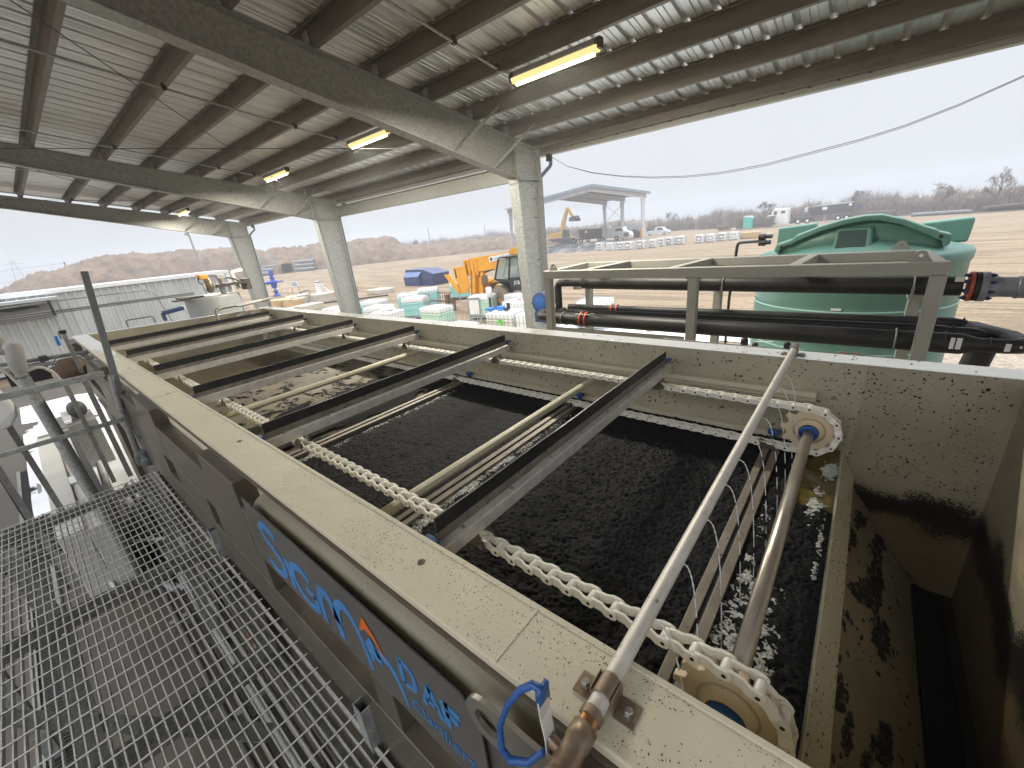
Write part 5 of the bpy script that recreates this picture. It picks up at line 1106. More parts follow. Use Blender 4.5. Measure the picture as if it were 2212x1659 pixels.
near = [('totet', 'teal tote in the middle of the group with a smaller white lid', (-17.3, 12.9), .6, None), ('totew', 'white tote in front of the second column base', (-17.6, 9.0), .3, None),
        ('totet', 'teal tote with a taller cage, left of the loader forks', (-19.1, 13.9), .75, None), ('totet', 'teal tote behind, just below the blue dumpster', (-19.6, 15.7), .75, (-.2, .1, .3, .8, 'greyplate')),
        ('totet', 'low teal tote just right of the second column', (-19.1, 11.7), .35, None), ('totet', 'teal tote cut off by the second column on its left side', (-19.3, 9.8), .2, None),
        ('totew', 'white tote with crumpled wrap on its lid, right of the second column', (-15.1, 9.75), .25, None), ('totec', 'cream tote half hidden behind the wrapped white tote', (-16.9, 10.55), .35, None),
        ('toteg', 'pale green tote in the front row left of the loader forks', (-13.45, 11.05), .05, None), ('toteg', 'green tote with a grey plate and paper label on its front', (-13.45, 13.85), .42, (-.56, .02, .2, 1.04, 'greyplate')),
        ('totec', 'cream tote with a green sticker and blue parts on its lid', (-9.55, 10.9), .12, (.0, .16, .62, .86, 'limegreen')), ('totew', 'white tote partly hidden behind the nearest column', (-8.25, 11.0), .12, None),
        ('totew', 'white tote with a red lid under the loader cab', (-11.7, 14.4), -.2, (-.25, -.08, .7, .85, 'greyplate')), ('totew', 'white tote behind the wire frame near the column', (-10.5, 12.9), .1, None), ('toteg', 'green tote seen under the black pipes right of the column', (-7.4, 13.5), .1, None),
        ('totet', 'teal tote farthest back beside the dumpster', (-19.6, 18.2), .75, None)]
for m_, l, (x, y), rz, pl_ in near: tote(m_, l, (x, y, G), rz, gN, plate=pl_)
tote('totew', 'low empty wire cage with white boards in front of the cream tote', (-10.1, 9.2, -3.05), .28, gN, empty=True)
t = thing('stacked_boards', 'white boards lying in the low empty wire cage', 'boards', (-10.1, 9.2, -2.8)); b = MB(); b.box(-10.6, -9.6, 8.85, 9.6, -2.72, -2.66); b.build('board', K['white'], t)
t = thing('pallet_stack', 'grey pallets stacked under the low wire cage', 'pallets', (-10.1, 9.2, G)); b = MB()
for i in range(4): b.box(-10.7, -9.5, 8.7, 9.7, G + i * .14 + .03, G + i * .14 + .12)
b.build('pallet', K['wood'], t)
# things on the tote lids
t = thing('plastic_wrap', 'crumpled clear plastic wrap on top of a white tote', 'wrap', (-15.1, 9.75, -2.5)); b = MB(); rnd = random.Random(9); b.smooth = True
for i in range(9): b.lathe((-15.3 + rnd.random() * .5, 9.6 + rnd.random() * .5, -2.50), [(.10, 0), (.12 * rnd.random() + .05, .05), (.02, .09 + .06 * rnd.random())], 'z', 7)
b.build('wrap', K['totew'], t)
t = thing('blue_brackets', 'three bright blue plastic parts lying on the cream tote lid', 'parts', (-9.9, 10.9, -2.48)); b = MB()
b.box(-10.2, -9.95, 10.6, 10.8, -2.49, -2.41); b.box(-9.95, -9.7, 10.85, 11.1, -2.49, -2.40); b.box(-9.9, -9.45, 10.8, 10.9, -2.50, -2.46); b.build('parts', K['bluecap'], t, bevel=.01)
t = thing('black_elbow', 'black pipe elbow standing on the cream tote lid', 'elbow', (-9.25, 10.8, -2.5)); b = MB(); b.tube(fillet([(-9.45, 10.75, -2.44), (-9.25, 10.75, -2.44), (-9.25, 10.75, -2.22)], .07, 4), .06, 12); b.build('elbow', K['black'], t)
t = thing('dosing_pump', 'grey cylindrical pump standing beside the green plated tote', 'pump', (-12.3, 13.1, G)); b = MB(); b.smooth = True; b.tube([(-12.3, 13.1, -2.5), (-12.3, 13.1, -2.46), (-12.3, 13.1, -2.10), (-12.3, 13.1, -2.06)], [.09, .13, .13, .10], 16); b.build('motor', K['white'], t)
b = MB(); b.tube([(-12.3, 13.1, G), (-12.3, 13.1, -2.5)], .05, 10); b.build('stem', K['darksteel'], t)

# ================================================================ telehandler (side on, behind the totes)
ty = 15.5; k_ = ty / 19.0
def Q(x, z): return (x * k_, z * k_)
th_ = thing('telehandler', 'yellow telescopic handler with a black cab standing behind the totes', 'telehandler', (-14.6, ty, G))
def side(nm, pts, y0, y1, m_, bev=.01, par=None): b = MB(); b.prism([(p[0] * y0 / 19, p[1] * y0 / 19) for p in pts], 'y', y0, y1); return b.build(nm, K[m_], par or th_, bevel=bev)
bm = side('boom', [(-19.6, -1.32), (-19.0, -1.2), (-15.2, -.93), (-14.2, -.95), (-14.2, -1.62), (-18.7, -2.05), (-19.3, -1.95)], ty - .22, ty + .2, 'yellow')
side('boom_cap', [(-15.95, -.97), (-15.75, -.78), (-14.4, -.68), (-14.4, -1.2), (-15.9, -1.1)], ty - .25, ty + .25, 'yellow')
b = MB(); b.prism([(p[0] * .8036, p[1] * .8036) for p in ((-17.55, -1.20), (-17.52, -1.50), (-15.71, -1.24), (-15.68, -1.0))], 'y', ty - .232, ty - .222); sg = b.build('sign', K['white'], bm)
text('United Rentals', 'lettering', K['navy'], sg, .20, Matrix.Translation((-17.15 * .8036, ty - .234, -1.40 * .8036)) @ Matrix.Rotation(rad(90), 4, 'X') @ Matrix.Rotation(rad(7.5), 4, 'Z'), .001)
b = MB(); b.lathe((-17.35 * .8036, ty - .233, -1.33 * .8036), [(.08, 0), (.08, -.004), (.05, -.004), (.05, 0)], 'y', 16); b.build('logo', K['navy'], sg)
for x0 in (-19.85, -19.5, -19.15, -18.85): side('boom_collar', [(x0, -1.36), (x0 + .18, -1.30), (x0 + .25, -2.25), (x0 + .05, -2.3)], ty - .27, ty + .25, 'yellow')
side('carriage', [(-20.85, -1.74), (-19.72, -1.66), (-19.62, -2.4), (-19.45, -2.9), (-19.7, -3.35), (-20.55, -3.42)], ty - .42, ty - .36, 'yellow'); side('carriage', [(-20.85, -1.74), (-19.72, -1.66), (-19.62, -2.4), (-19.45, -2.9), (-19.7, -3.35), (-20.55, -3.42)], ty + .3, ty + .36, 'yellow')
side('slot', [(-20.72, -1.85), (-20.60, -1.84), (-20.56, -2.42), (-20.68, -2.44)], ty - .425, ty - .41, 'hole', 0); b = MB(); b.lathe((Q(-20.0, 0)[0], ty - .43, Q(0, -2.85)[1]), [(.075, 0), (.075, .02)], 'y', 14); b.build('slot', K['hole'], th_)
side('arm', [(-21.82, -2.2), (-21.25, -2.18), (-20.6, -3.0), (-20.55, -3.5), (-20.9, -3.2)], ty - .5, ty - .42, 'yellow'); side('arm', [(-21.82, -2.2), (-21.25, -2.18), (-20.6, -3.0), (-20.55, -3.5), (-20.9, -3.2)], ty + .36, ty + .44, 'yellow')
side('chassis_front', [(-19.3, -2.3), (-18.6, -2.3), (-18.1, -2.4), (-17.5, -2.6), (-17.2, -3.9), (-19.5, -3.9)], ty - .12, ty + .3, 'yellow')
for x0 in (-19.1, -18.4): side('tilt_link', [(x0, -2.1), (x0 + .22, -2.1), (x0 + .05, -3.4), (x0 - .2, -3.4)], ty - .35, ty - .15, 'yellow')
side('battery_box', [(-18.35, -2.3), (-17.85, -2.25), (-17.9, -2.85), (-18.4, -2.85)], ty - .40, ty - .352, 'brown')
b = MB(); b.tube([(Q(-18.2, 0)[0], ty - .16, Q(0, -2.15)[1]), (Q(-17.0, 0)[0], ty - .16, Q(0, -1.85)[1])], .055, 10); b.build('lift_ram', K['darksteel'], th_)
b = MB(); b.tube([(Q(-18.0, 0)[0], ty - .3, Q(0, -2.75)[1]), (Q(-17.0, 0)[0], ty - .3, Q(0, -2.5)[1])], .07, 10); b.build('exhaust', K['yellow'], th_)
side('cab_shell', [(-17.3, -2.50), (-17.1, -2.62), (-16.2, -2.66), (-15.9, -3.2), (-14.2, -3.2), (-14.2, -2.4), (-16.0, -2.42), (-16.05, -2.52)], ty - .92, ty - .25, 'black')
for a, c in (((-16.78, -1.34), (-17.22, -2.54)), ((-15.9, -1.33), (-16.12, -2.56)), ((-14.9, -1.25), (-14.95, -2.4)), ((-14.2, -1.25), (-14.2, -2.4))):
    for yy in (ty - .9, ty - .28):
        b = MB(); kk = (ty - .9) / 19; p, q = (a[0] * kk, a[1] * kk), (c[0] * kk, c[1] * kk); b.beam((p[0], yy, p[1]), (q[0], yy, q[1]), .06, .06); b.build('cab_pillar', K['black'], th_)
side('cab_roof', [(-16.85, -1.33), (-16.7, -1.24), (-14.2, -1.14), (-14.2, -1.26)], ty - .95, ty - .2, 'black')
side('window', [(-16.76, -1.36), (-15.93, -1.34), (-16.15, -2.55), (-17.18, -2.52)], ty - .89, ty - .88, 'glass', 0); side('window', [(-15.86, -1.34), (-14.95, -1.27), (-14.98, -2.38), (-16.06, -2.42)], ty - .89, ty - .88, 'glass', 0)
side('seat', [(-15.9, -2.4), (-15.3, -2.4), (-15.2, -1.8), (-15.4, -1.8), (-15.5, -2.25), (-15.9, -2.25)], ty - .75, ty - .45, 'darksteel')
ds = side('door', [(-15.98, -2.47), (-14.6, -2.42), (-14.6, -3.15), (-15.75, -3.15)], ty - .94, ty - .921, 'black')
text('JCB', 'lettering', K['white'], ds, .22, Matrix.Translation((-15.72 * .767, ty - .943, -2.80 * .767)) @ Matrix.Rotation(rad(90), 4, 'X'), .001)
for wx, wy in ((-16.9, -.75), (-16.9, .75), (-15.1, -.75), (-15.1, .75)):
    b = MB(); b.smooth = True; c = (wx * .772, ty + wy, -2.90); b.lathe(c, [(.36, -.17), (.58, -.18), (.66, -.14), (.67, 0), (.66, .14), (.58, .18), (.36, .17)], 'y', 30)
    o = b.build('wheel', mat('muddy_tyre', (.20, .16, .12), .9, bump=.6, bs=12), th_)
    b = MB(); b.lathe(c, [(.36, -.15), (.33, -.10), (.12, -.12), (.10, -.19)], 'y', 20); b.build('rim', K['yellow'], o)
b = MB(); ps = [(-16.9 * .772 + .86 * math.cos(t), -2.90 + .86 * math.sin(t)) for t in [math.pi * (.05 + .8 * i / 10) for i in range(11)]]; b.prism(ps + [(x * 1.0 - (x + 16.9 * .772) * .06, z - (z + 2.90) * .06) for x, z in reversed(ps)], 'y', ty - 1.0, ty - .55); b.build('fender', K['black'], th_)
side('engine_cover', [(-14.2, -2.3), (-14.0, -2.3), (-14.0, -3.6), (-17, -3.9), (-14.2, -3.2)], ty - .2, ty + .7, 'yellow')
b = MB(); c0 = Q(-21.0, 0)[0]
for i in range(6): x = Q(-21.9, 0)[0] + i * .19; b.beam((x, ty - .62, -3.2), (x + .03, ty - .6, -2.68), .05, .02)
b.beam((Q(-21.95, 0)[0], ty - .6, -2.66), (Q(-20.5, 0)[0], ty - .6, -2.66), .05, .04); b.build('back_guard', K['black'], th_)
b = MB(); b.beam((Q(-22.6, 0)[0], ty - .62, -3.12), (Q(-20.2, 0)[0], ty - .62, -3.06), .10, .07); b.box(Q(-21.1, 0)[0], Q(-20.8, 0)[0], ty - .7, ty - .5, G, -2.75); b.box(Q(-20.6, 0)[0], Q(-20.35, 0)[0], ty - .7, ty - .5, G, -2.9); b.box(Q(-21.1, 0)[0], Q(-20.8, 0)[0], ty - 1.9, ty - .5, G, G + .05); b.build('forks', K['brown'], th_)

# ---- dumpster
dp = thing('dumpster', 'blue metal dumpster with a sloping lid behind the totes', 'dumpster', (-30.2, 24, G)); y0 = 23.5
b = MB(); b.prism([(-32.35, -2.84), (-32.2, G), (-28.6, G), (-28.3, -2.6), (-29.75, -2.22), (-32.16, -2.21)], 'y', y0, y0 + 1.8); b.build('body', K['navy'], dp, bevel=.02)
b = MB(); b.hexa([(-32.3, y0 - .25, -2.84), (-30.15, y0 - .25, -2.80), (-29.8, y0 + .1, -2.25), (-32.1, y0 + .1, -2.25), (-32.3, y0 - .2, -2.80), (-30.15, y0 - .2, -2.76), (-29.8, y0 + .15, -2.20), (-32.1, y0 + .15, -2.20)]); b.build('lid', mat('lid_blue', (.16, .22, .42), .35), dp)
b = MB(); b.prism([(-32.3, -2.86), (-32.2, G), (-30.0, G), (-30.1, -2.82)], 'y', y0 - .24, y0); b.build('front', K['navy'], dp)
b = MB(); b.box(-29.7, -28.4, y0 - .12, y0 - .001, -3.05, -2.85); b.build('fork_pocket', K['navy'], dp, bevel=.02)

# ---- wellhead, sign, blocks, boxes
wh = thing('wellhead', 'bright blue wellhead valve tree standing in the sand', 'wellhead', (-44, 16.6, G)); wy_ = 16.6
b = MB(); b.smooth = True; b.lathe((-44, wy_, 0), [(.32, G), (.32, -3.45), (.16, -3.43), (.14, -3.2), (.26, -3.18), (.26, -3.1), (.13, -3.05), (.13, -2.8), (.24, -2.75), (.26, -2.5), (.34, -2.35), (.34, -2.2), (.22, -2.05), (.13, -1.95), (.24, -1.9), (.24, -1.8), (.12, -1.75), (.2, -1.6), (.22, -1.5), (.1, -1.4), (.16, -1.3), (.12, -1.12), (.01, -1.1)], 'z', 18, cap=False); b.build('tree', K['blued'], wh)
b = MB(); b.smooth = True; b.lathe((-44, wy_, -2.28), [(.08, -1.05), (.22, -1.0), (.22, -.9), (.12, -.85), (.12, -.6), (.2, -.55), (.12, -.4), (.12, .3), (.07, .4), (.05, .8), (.09, .82), (.02, 1.0)], 'y', 14); b.build('branch', K['blued'], wh)
b = MB(); b.tube([(-44 , wy_ - .95 , -2.28 + .28 * math.sin(0))] + [(-44 + .26 * math.sin(t), wy_ - 1.02, -2.28 + .26 * math.cos(t)) for t in [i * math.pi / 6 for i in range(13)]], .025, 5); b.build('hand_wheel', K['white'], wh)
b = MB()
for y in (15.6, 17.3): b.beam((-43.6, y, G), (-43.6, y, -2.9), .04, .04)
b.beam((-43.6, 15.6, -2.9), (-43.6, 17.3, -2.9), .04, .04); b.beam((-43.6, 15.2, -2.8), (-43.2, 14.6, G), .05, .05); b.build('guard', K['white'], wh)
st_ = thing('sign_board', 'white sign board with lines of blue writing on two thin legs', 'sign', (-43.3, 18.2, G))
b = MB(); b.box(-43.34, -43.3, 17.85, 18.6, -2.95, -2.45); sg = b.build('board', K['white'], st_)
b = MB()
for z, a, c in ((-2.56, 17.95, 18.4), (-2.68, 17.98, 18.48), (-2.80, 18.02, 18.5)): b.box(-43.298, -43.294, a, c, z - .03, z + .03)
b.build('writing', K['signblue'], sg)
b = MB()
for y in (17.9, 18.55): b.box(-43.36, -43.34, y - .015, y + .015, G, -2.5)
b.build('leg', K['darksteel'], st_)
for k, (x, y, sx, sy, h, rz, l) in enumerate(((-34.2, 14.5, .5, .9, .62, .1, 'concrete block left of the white standing bracket'), (-31.9, 15.5, .6, 1.0, .66, .05, 'concrete block under the white standing bracket'), (-28.6, 12.6, .55, .8, .42, .25, 'low concrete block in front with a slab leaning on it'), (-30.0, 11.9, .4, .9, .25, -.2, 'flat concrete slab at the very front of the blocks'), (-30.5, 19.5, .9, .7, .35, .1, 'concrete block just right of the second column'))):
    t = thing('concrete_block', l, 'block', (x, y, G), rz, 'concrete blocks in the sand', local=True); b = MB(); b.box(-sx, sx, -sy, sy, 0, h); b.build('block', K['concb'], t, bevel=.04)
t = thing('standing_bracket', 'white bracket with a slanted brace standing on a concrete block', 'bracket', (-32, 15.3, -2.95)); b = MB(); b.box(-32.15, -31.85, 15.0, 15.3, -2.94, -2.0); b.beam((-32, 15.95, -2.93), (-32, 15.3, -2.2), .12, .12); b.build('body', K['white'], t, bevel=.01)
b = MB(); b.box(-32.16, -31.84, 14.99, 15.31, -2.12, -2.06); b.build('band', K['brown'], t)
t = thing('pipe_loop', 'thin black pipe loop leaning over the left concrete block', 'pipe', (-32.5, 14, G)); b = MB(); b.tube([(-34.2, 14.6, -2.85), (-33.8, 15.0, -2.7), (-33.2, 15.0, -2.72), (-30.5, 13.4, G + .05)], .035, 6); b.build('pipe', K['black'], t)
t = thing('ground_hose', 'black hose lying straight across the sand behind the totes', 'hose', (-30, 15, G)); b = MB(); b.tube([(-31.6, 13.6, G + .05), (-29.5, 16.2, G + .05), (-28.0, 18.5, G + .05)], .05, 6); b.build('hose', K['black'], t)
for k, (x, y, sx, sy, h, rz, m_, l) in enumerate(((-33.0, 12.6, .7, .9, .62, .2, 'cardboard', 'open cardboard box behind the tank corner'), (-31.6, 12.9, .45, .55, .6, .1, 'cardboard', 'smaller cardboard carton with one dark side'), (-32.0, 13.6, .3, .4, .6, .1, 'concb', 'pale crate beside the cardboard carton'))):
    t = thing('carton', l, 'box', (x, y, G), rz, 'boxes behind the tank corner', local=True); b = MB(); b.box(-sx, sx, -sy, sy, 0, h); b.build('body', K[m_], t, bevel=.01); b = MB(); b.box(-sx - .1, sx, -sy, -sy + .3, h + .005, h + .06); b.build('flap', K[m_], t)
for k, (x, y) in enumerate(((-29.6, 15.2), (-31.0, 17.7))):
    t = thing('warning_sign', ('small red sign to the left of the second column', 'small red sign just right of the second column')[k], 'sign', (x, y, G), group='small red signs'); b = MB(); b.box(x, x + .02, y - .13, y + .13, -3.15, -2.80); b.build('plate', mat('sign_red', (.70, .12, .08), .5), t)
    b = MB(); b.lathe((x + .021, y, -2.97), [(.09, 0), (.09, .004), (.055, .004), (.055, 0)], 'x', 14); b.build('symbol', K['white'], t); b = MB(); b.box(x - .02, x - .001, y - .012, y + .012, G, -2.85); b.build('post', K['darksteel'], t)

# ---- pipes stored in the yard
def polar(az, d): return (d * math.sin(rad(az)), d * math.cos(rad(az)))
def yard_pipe(a, c, r, l, z): t = thing('stored_pipe', l, 'pipe', ((a[0] + c[0]) / 2, (a[1] + c[1]) / 2, G), group='large grey pipes stored at the foot of the berm'); b = MB(); b.smooth = True; b.tube([(a[0], a[1], z), (c[0], c[1], z)], r, 12); b.build('pipe', K['pipegrey'], t); b = MB(); d = Vector((a[0] - c[0], a[1] - c[1], 0)).normalized() * .02; b.tube([(c[0] - d.x * .2, c[1] - d.y * .2, z), (c[0] - d.x, c[1] - d.y, z)], r * .8, 12); b.build('bore', K['hole'], t)
names = ['bottom', 'second', 'third', 'top']
for i in range(4): yard_pipe(polar(-74.2, 108 + i), polar(-69.2 + .3 * i, 106 + i), .42, names[i] + ' grey pipe of the stack beside the wellhead', G + .42 + i * .62)
for i in range(3): yard_pipe(polar(-66.9, 107 + i * .8), polar(-64.4, 105 + i * .8), .42, names[i] + ' long grey pipe of the middle stack', G + .45 + i * .78)
K['pipeend'] = mat('pipe_ends', (.10, .105, .11), .6, col2=(.22, .23, .24), vs=3)
for k, (a0, a1, d, l) in enumerate(((-68.0, -66.9, 106, 'left'), (-64.3, -61.4, 108, 'right'))):
    t = thing('pipe_bundle', 'heap of small grey pipes seen end on, ' + l + ' part of the middle stack', 'pipe bundle', (*polar((a0 + a1) / 2, d), G), group='pipe bundles'); b = MB(); n = int((a1 - a0) * d * math.pi / 180 / .36); rnd = random.Random(k)
    for j in range(6):
        for i in range(n):
            p = polar(a0 + (a1 - a0) * (i + .5 * (j % 2)) / n, d); e = Vector((p[0], p[1], 0)).normalized() * 5; b.tube([(p[0], p[1], G + .2 + j * .33), (p[0] + e.x, p[1] + e.y, G + .2 + j * .33)], .17, 8, cap=False)
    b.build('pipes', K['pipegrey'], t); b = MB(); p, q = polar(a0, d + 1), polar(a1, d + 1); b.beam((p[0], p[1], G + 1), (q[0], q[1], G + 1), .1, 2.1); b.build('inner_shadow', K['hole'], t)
for i in range(5): a, c = polar(-60.5 + i, 112 - i * .7), polar(-51 + i * .6, 135 - i * 2); t = thing('long_pipe', names[min(i, 3)] + (' outer' if i == 4 else '') + ' slim pipe laid out along the foot of the berm', 'pipe', (a[0], a[1], G), group='slim pipes along the berm'); b = MB(); b.tube([(a[0], a[1], G + .2), (c[0], c[1], G + .2)], .2, 6); b.build('pipe', K['pipegrey'], t)

# ================================================================ light pole, utility poles, pylon
lt = thing('light_pole', 'tall galvanised light pole behind the container', 'light pole', (-60, 15.25, G)); b = MB(); b.smooth = True; b.tube([(-60, 15.32, G), (-60, 15.18, 3.95)], [.16, .09], 8); b.build('pole', K['galv'], lt)
b = MB(); b.box(-60.2, -59.8, 14.85, 15.1, 3.2, 3.5); b.build('lamp_head', K['galv'], lt); b = MB(); b.box(-60.2, -59.9, 15.1, 15.3, 3.9, 4.05); b.build('cap', K['darksteel'], lt)
for k, (az, d, h, l) in enumerate(((-50.1, 190, 9, 'utility pole beyond the berm, left of the small stack'), (-42.85, 200, 8.5, 'utility pole seen beside the nearest column'), (-85.8, 150, 7.3, 'utility pole carrying wires above the left end of the berm'))):
    x, y = polar(az, d); t = thing('utility_pole', l, 'utility pole', (x, y, G), group='distant utility poles'); b = MB(); b.tube([(x, y, G), (x, y, G + h)], .16, 6); b.build('pole', K['wood'], t)
x, y = polar(-85.8, 150); b = MB()
for z in (3.2, .6): b.tube([(x, y, z + .2), (x - 10, y - 14, z - .5), (x - 20, y - 34, z + .4)], .04, 4)
tag(b.build('power_line', K['pipegrey']), 'two thin wires running left from the distant utility pole', 'wire')
x, y = polar(-88.9, 330); t = thing('pylon', 'faint lattice pylon in the mist at the far left', 'pylon', (x, y, G)); b = MB()
for s in (-1, 1): b.beam((x, y + s * 2.4, G), (x, y + s * .4, 10.5), .3, .3)
for z in (0, 3, 6, 9): b.beam((x, y - 2, z), (x, y + 2, z + 1.5), .15, .15)
b.beam((x, y - 4, 9), (x, y + 4, 9), .25, .25); b.build('lattice', K['pipegrey'], t)
x, y = polar(-43.36, 118); t = thing('dark_stack', 'short dark standing machine on the bare earth near the tree line', 'stack', (x, y, G)); b = MB(); b.smooth = True; b.lathe((x, y, G), [(1.2, 0), (1.0, 1.6), (.8, 1.8), (.9, 2.6), (.75, 3.1), (.7, 3.2)], 'z', 10); b.build('body', K['darksteel'], t); b = MB(); b.box(x - 1.5, x + 1, y - .3, y + .3, G + 2.2, G + 2.4); b.build('arm', K['darksteel'], t)

# ================================================================ far shelter
fs_ = thing('far_shelter', 'distant white steel open shelter with a low pitched roof', 'shelter', (-42, 80, G))
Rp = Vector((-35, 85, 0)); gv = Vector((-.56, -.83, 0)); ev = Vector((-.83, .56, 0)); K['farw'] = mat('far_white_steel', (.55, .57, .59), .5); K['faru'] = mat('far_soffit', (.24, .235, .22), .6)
def F(g_, e_, z): p = Rp + gv * g_ + ev * e_; return (p.x, p.y, z)
def bmf(nm, a, c, w, h, m_='farw'): MB().beam(a, c, w, h).build(nm, K[m_], fs_)
for e_ in (0, 7.7, 15.4):
    for g_ in (.3, 23.7):
        b = MB(); s = 1 if g_ < 5 else -1; b.hexa([F(g_, e_ - .15, G), F(g_ + .38 * s, e_ - .15, G), F(g_ + .38 * s, e_ + .15, G), F(g_, e_ + .15, G), F(g_, e_ - .15, 4.9), F(g_ + .85 * s, e_ - .15, 4.7), F(g_ + .85 * s, e_ + .15, 4.7), F(g_, e_ + .15, 4.9)]); b.build('column', K['farw'], fs_)
    for a, c in (((0, 4.8), (12, 6.75)), ((12, 6.75), (24, 4.8))):
        b = MB(); b.hexa([F(a[0], e_ - .12, a[1] - .75), F(c[0], e_ - .12, c[1] - .75), F(c[0], e_ + .12, c[1] - .75), F(a[0], e_ + .12, a[1] - .75), F(a[0], e_ - .12, a[1] + .1), F(c[0], e_ - .12, c[1] + .1), F(c[0], e_ + .12, c[1] + .1), F(a[0], e_ + .12, a[1] + .1)]); b.build('rafter', K['farw'], fs_)
for a, c in (((-.5, 4.9), (12, 6.98)), ((12, 6.98), (24.5, 4.9))):
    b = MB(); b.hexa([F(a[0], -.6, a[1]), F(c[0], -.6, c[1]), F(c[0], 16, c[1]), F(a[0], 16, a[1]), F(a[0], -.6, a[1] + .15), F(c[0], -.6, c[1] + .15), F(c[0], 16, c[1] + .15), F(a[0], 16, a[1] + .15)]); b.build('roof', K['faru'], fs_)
    b = MB(); b.hexa([F(a[0], -.72, a[1] - .22), F(c[0], -.72, c[1] - .22), F(c[0], -.61, c[1] - .22), F(a[0], -.61, a[1] - .22), F(a[0], -.72, a[1] + .25), F(c[0], -.72, c[1] + .25), F(c[0], -.61, c[1] + .25), F(a[0], -.61, a[1] + .25)]); b.build('fascia', mat('fascia_blue', (.22, .27, .31), .5), fs_)
bmf('tie_rod', F(.3, 7.7, 4), F(.3, 15.4, .5), .06, .06, 'pipegrey'); bmf('tie_rod', F(.3, 7.7, .5), F(.3, 15.4, 4), .06, .06, 'pipegrey'); bmf('strut', F(.3, 7.7, .3), F(.3, 15.4, .3), .15, .15)

# ================================================================ far machines, each built in a plane of its own distance
def plane(name, label, cat, y0, kk, org):
    t = thing(name, label, cat, (org[0] * kk, y0, G))
    def P(nm, pts, m_, w=2.4, dy=0, bev=0): b = MB(); b.prism([(x * kk, z * kk) for x, z in pts], 'y', y0 - w / 2 + dy, y0 + w / 2 + dy); return b.build(nm, K[m_] if isinstance(m_, str) else m_, t, bevel=bev)
    def Wl(x, z, r, dy, m_='black'):
        b = MB(); b.lathe((x * kk, y0 + dy, z), [(r * .55, -.14), (r, -.14), (r, .14), (r * .55, .14)], 'y', 18); o = b.build('wheel', K[m_], t); b = MB(); b.lathe((x * kk, y0 + dy - .15, z), [(r * .5, 0), (r * .3, .02)], 'y', 12); b.build('rim', K['white'], o)
    return t, P, Wl
R2 = lambda x0, x1, z0, z1: [(x0, z0), (x1, z0), (x1, z1), (x0, z1)]
t, P, Wl = plane('excavator', 'yellow tracked excavator with its bucket raised high', 'excavator', 91, 91 / 80, (-51, 0))
P('body', [(-54.0, -.9), (-52.3, -.75), (-50.2, -.8), (-49.6, -1.9), (-54.1, -1.9)], 'yel2'); P('cab', [(-50.6, -.2), (-49.6, -.3), (-49.4, -1.95), (-50.9, -1.95)], 'darkglass', 1.2, -.7); P('engine', [(-54.1, -.85), (-53.0, -.7), (-53.0, -1.8), (-54.1, -1.85)], 'yellow', 2.45)
P('boom', [(-51.9, -1.2), (-51.5, 1.2), (-50.2, 3.95), (-49.6, 4.0), (-50.6, 1.3), (-50.9, -1.2)], 'yel2', .6); P('stick', [(-50.1, 4.0), (-49.6, 4.05), (-48.4, 2.2), (-49.0, 1.9)], 'yel2', .45)
P('bucket', [(-49.2, 2.0), (-47.7, 2.25), (-47.3, 1.5), (-47.35, 1.15), (-49.3, 1.25)], 'darksteel', 1.6); P('track', [(-54.5, -2.0), (-49.0, -2.1), (-48.3, -2.6), (-48.6, -3.16), (-54.3, -3.16), (-55, -2.6)], 'darksteel', .7, -1.2); P('track', [(-54.5, -2.0), (-49.0, -2.1), (-48.3, -2.6), (-48.6, -3.16), (-54.3, -3.16), (-55, -2.6)], 'darksteel', .7, 1.2)
t, P, Wl = plane('dump_trailer', 'dark end dump trailer parked beside the excavator', 'trailer', 90, 90 / 80, (-43.5, 0))
P('box', [(-46.8, -.62), (-40.7, -.80), (-40.7, -2.3), (-46.7, -2.3)], 'brown'); P('top_rail', [(-46.9, -.52), (-40.6, -.70), (-40.6, -.82), (-46.9, -.64)], 'darksteel', 2.5); P('frame', R2(-48.2, -40.2, -2.6, -2.35), 'darksteel', 1.0)
b_ = P('placard', R2(-45.3, -44.8, -1.35, -.85), 'white', .02, -1.22)
for x in (-48.0, -46.4, -44.8, -42.2): Wl(x, -3.1, .5, -1.0)
t, P, Wl = plane('white_truck', 'white conventional truck parked by the far shelter', 'truck', 89, 89 / 80, (-38, 0))
P('cab', [(-40.3, -1.0), (-38.9, -.78), (-37.2, -.80), (-36.9, -1.55), (-36.9, -2.7), (-40.3, -2.7)], 'white', 2.2, 0, .08); P('hood', [(-37.2, -1.5), (-35.9, -1.75), (-35.6, -2.4), (-35.7, -2.95), (-38.9, -2.95), (-38.9, -2.2)], 'white', 2.0, 0, .08); P('windscreen', [(-38.6, -1.0), (-37.3, -1.0), (-37.05, -1.5), (-38.7, -1.5)], 'darkglass', 2.22); P('grille', R2(-36.9, -35.9, -2.6, -1.9), 'pipegrey', 2.06); P('sleeper', [(-41.5, -.3), (-40.3, -.3), (-40.3, -2.7), (-41.5, -2.7)], 'farw', 2.2)
for x in (-38.4, -41.5): Wl(x, -3.1, .5, -1.0)
t, P, Wl = plane('roll_off_box', 'white corrugated roll-off box with yellow guard frames under the far shelter', 'container', 97, 97 / 80, (-34.5, 0))
P('box', [(-37.0, -.2), (-33.2, -.3), (-33.2, -2.3), (-37.0, -2.3)], 'contain', 2.4)
for i in range(11): P('rib', R2(-36.9 + i * .34, -36.82 + i * .34, -2.3, -.28), 'farw', 2.5)
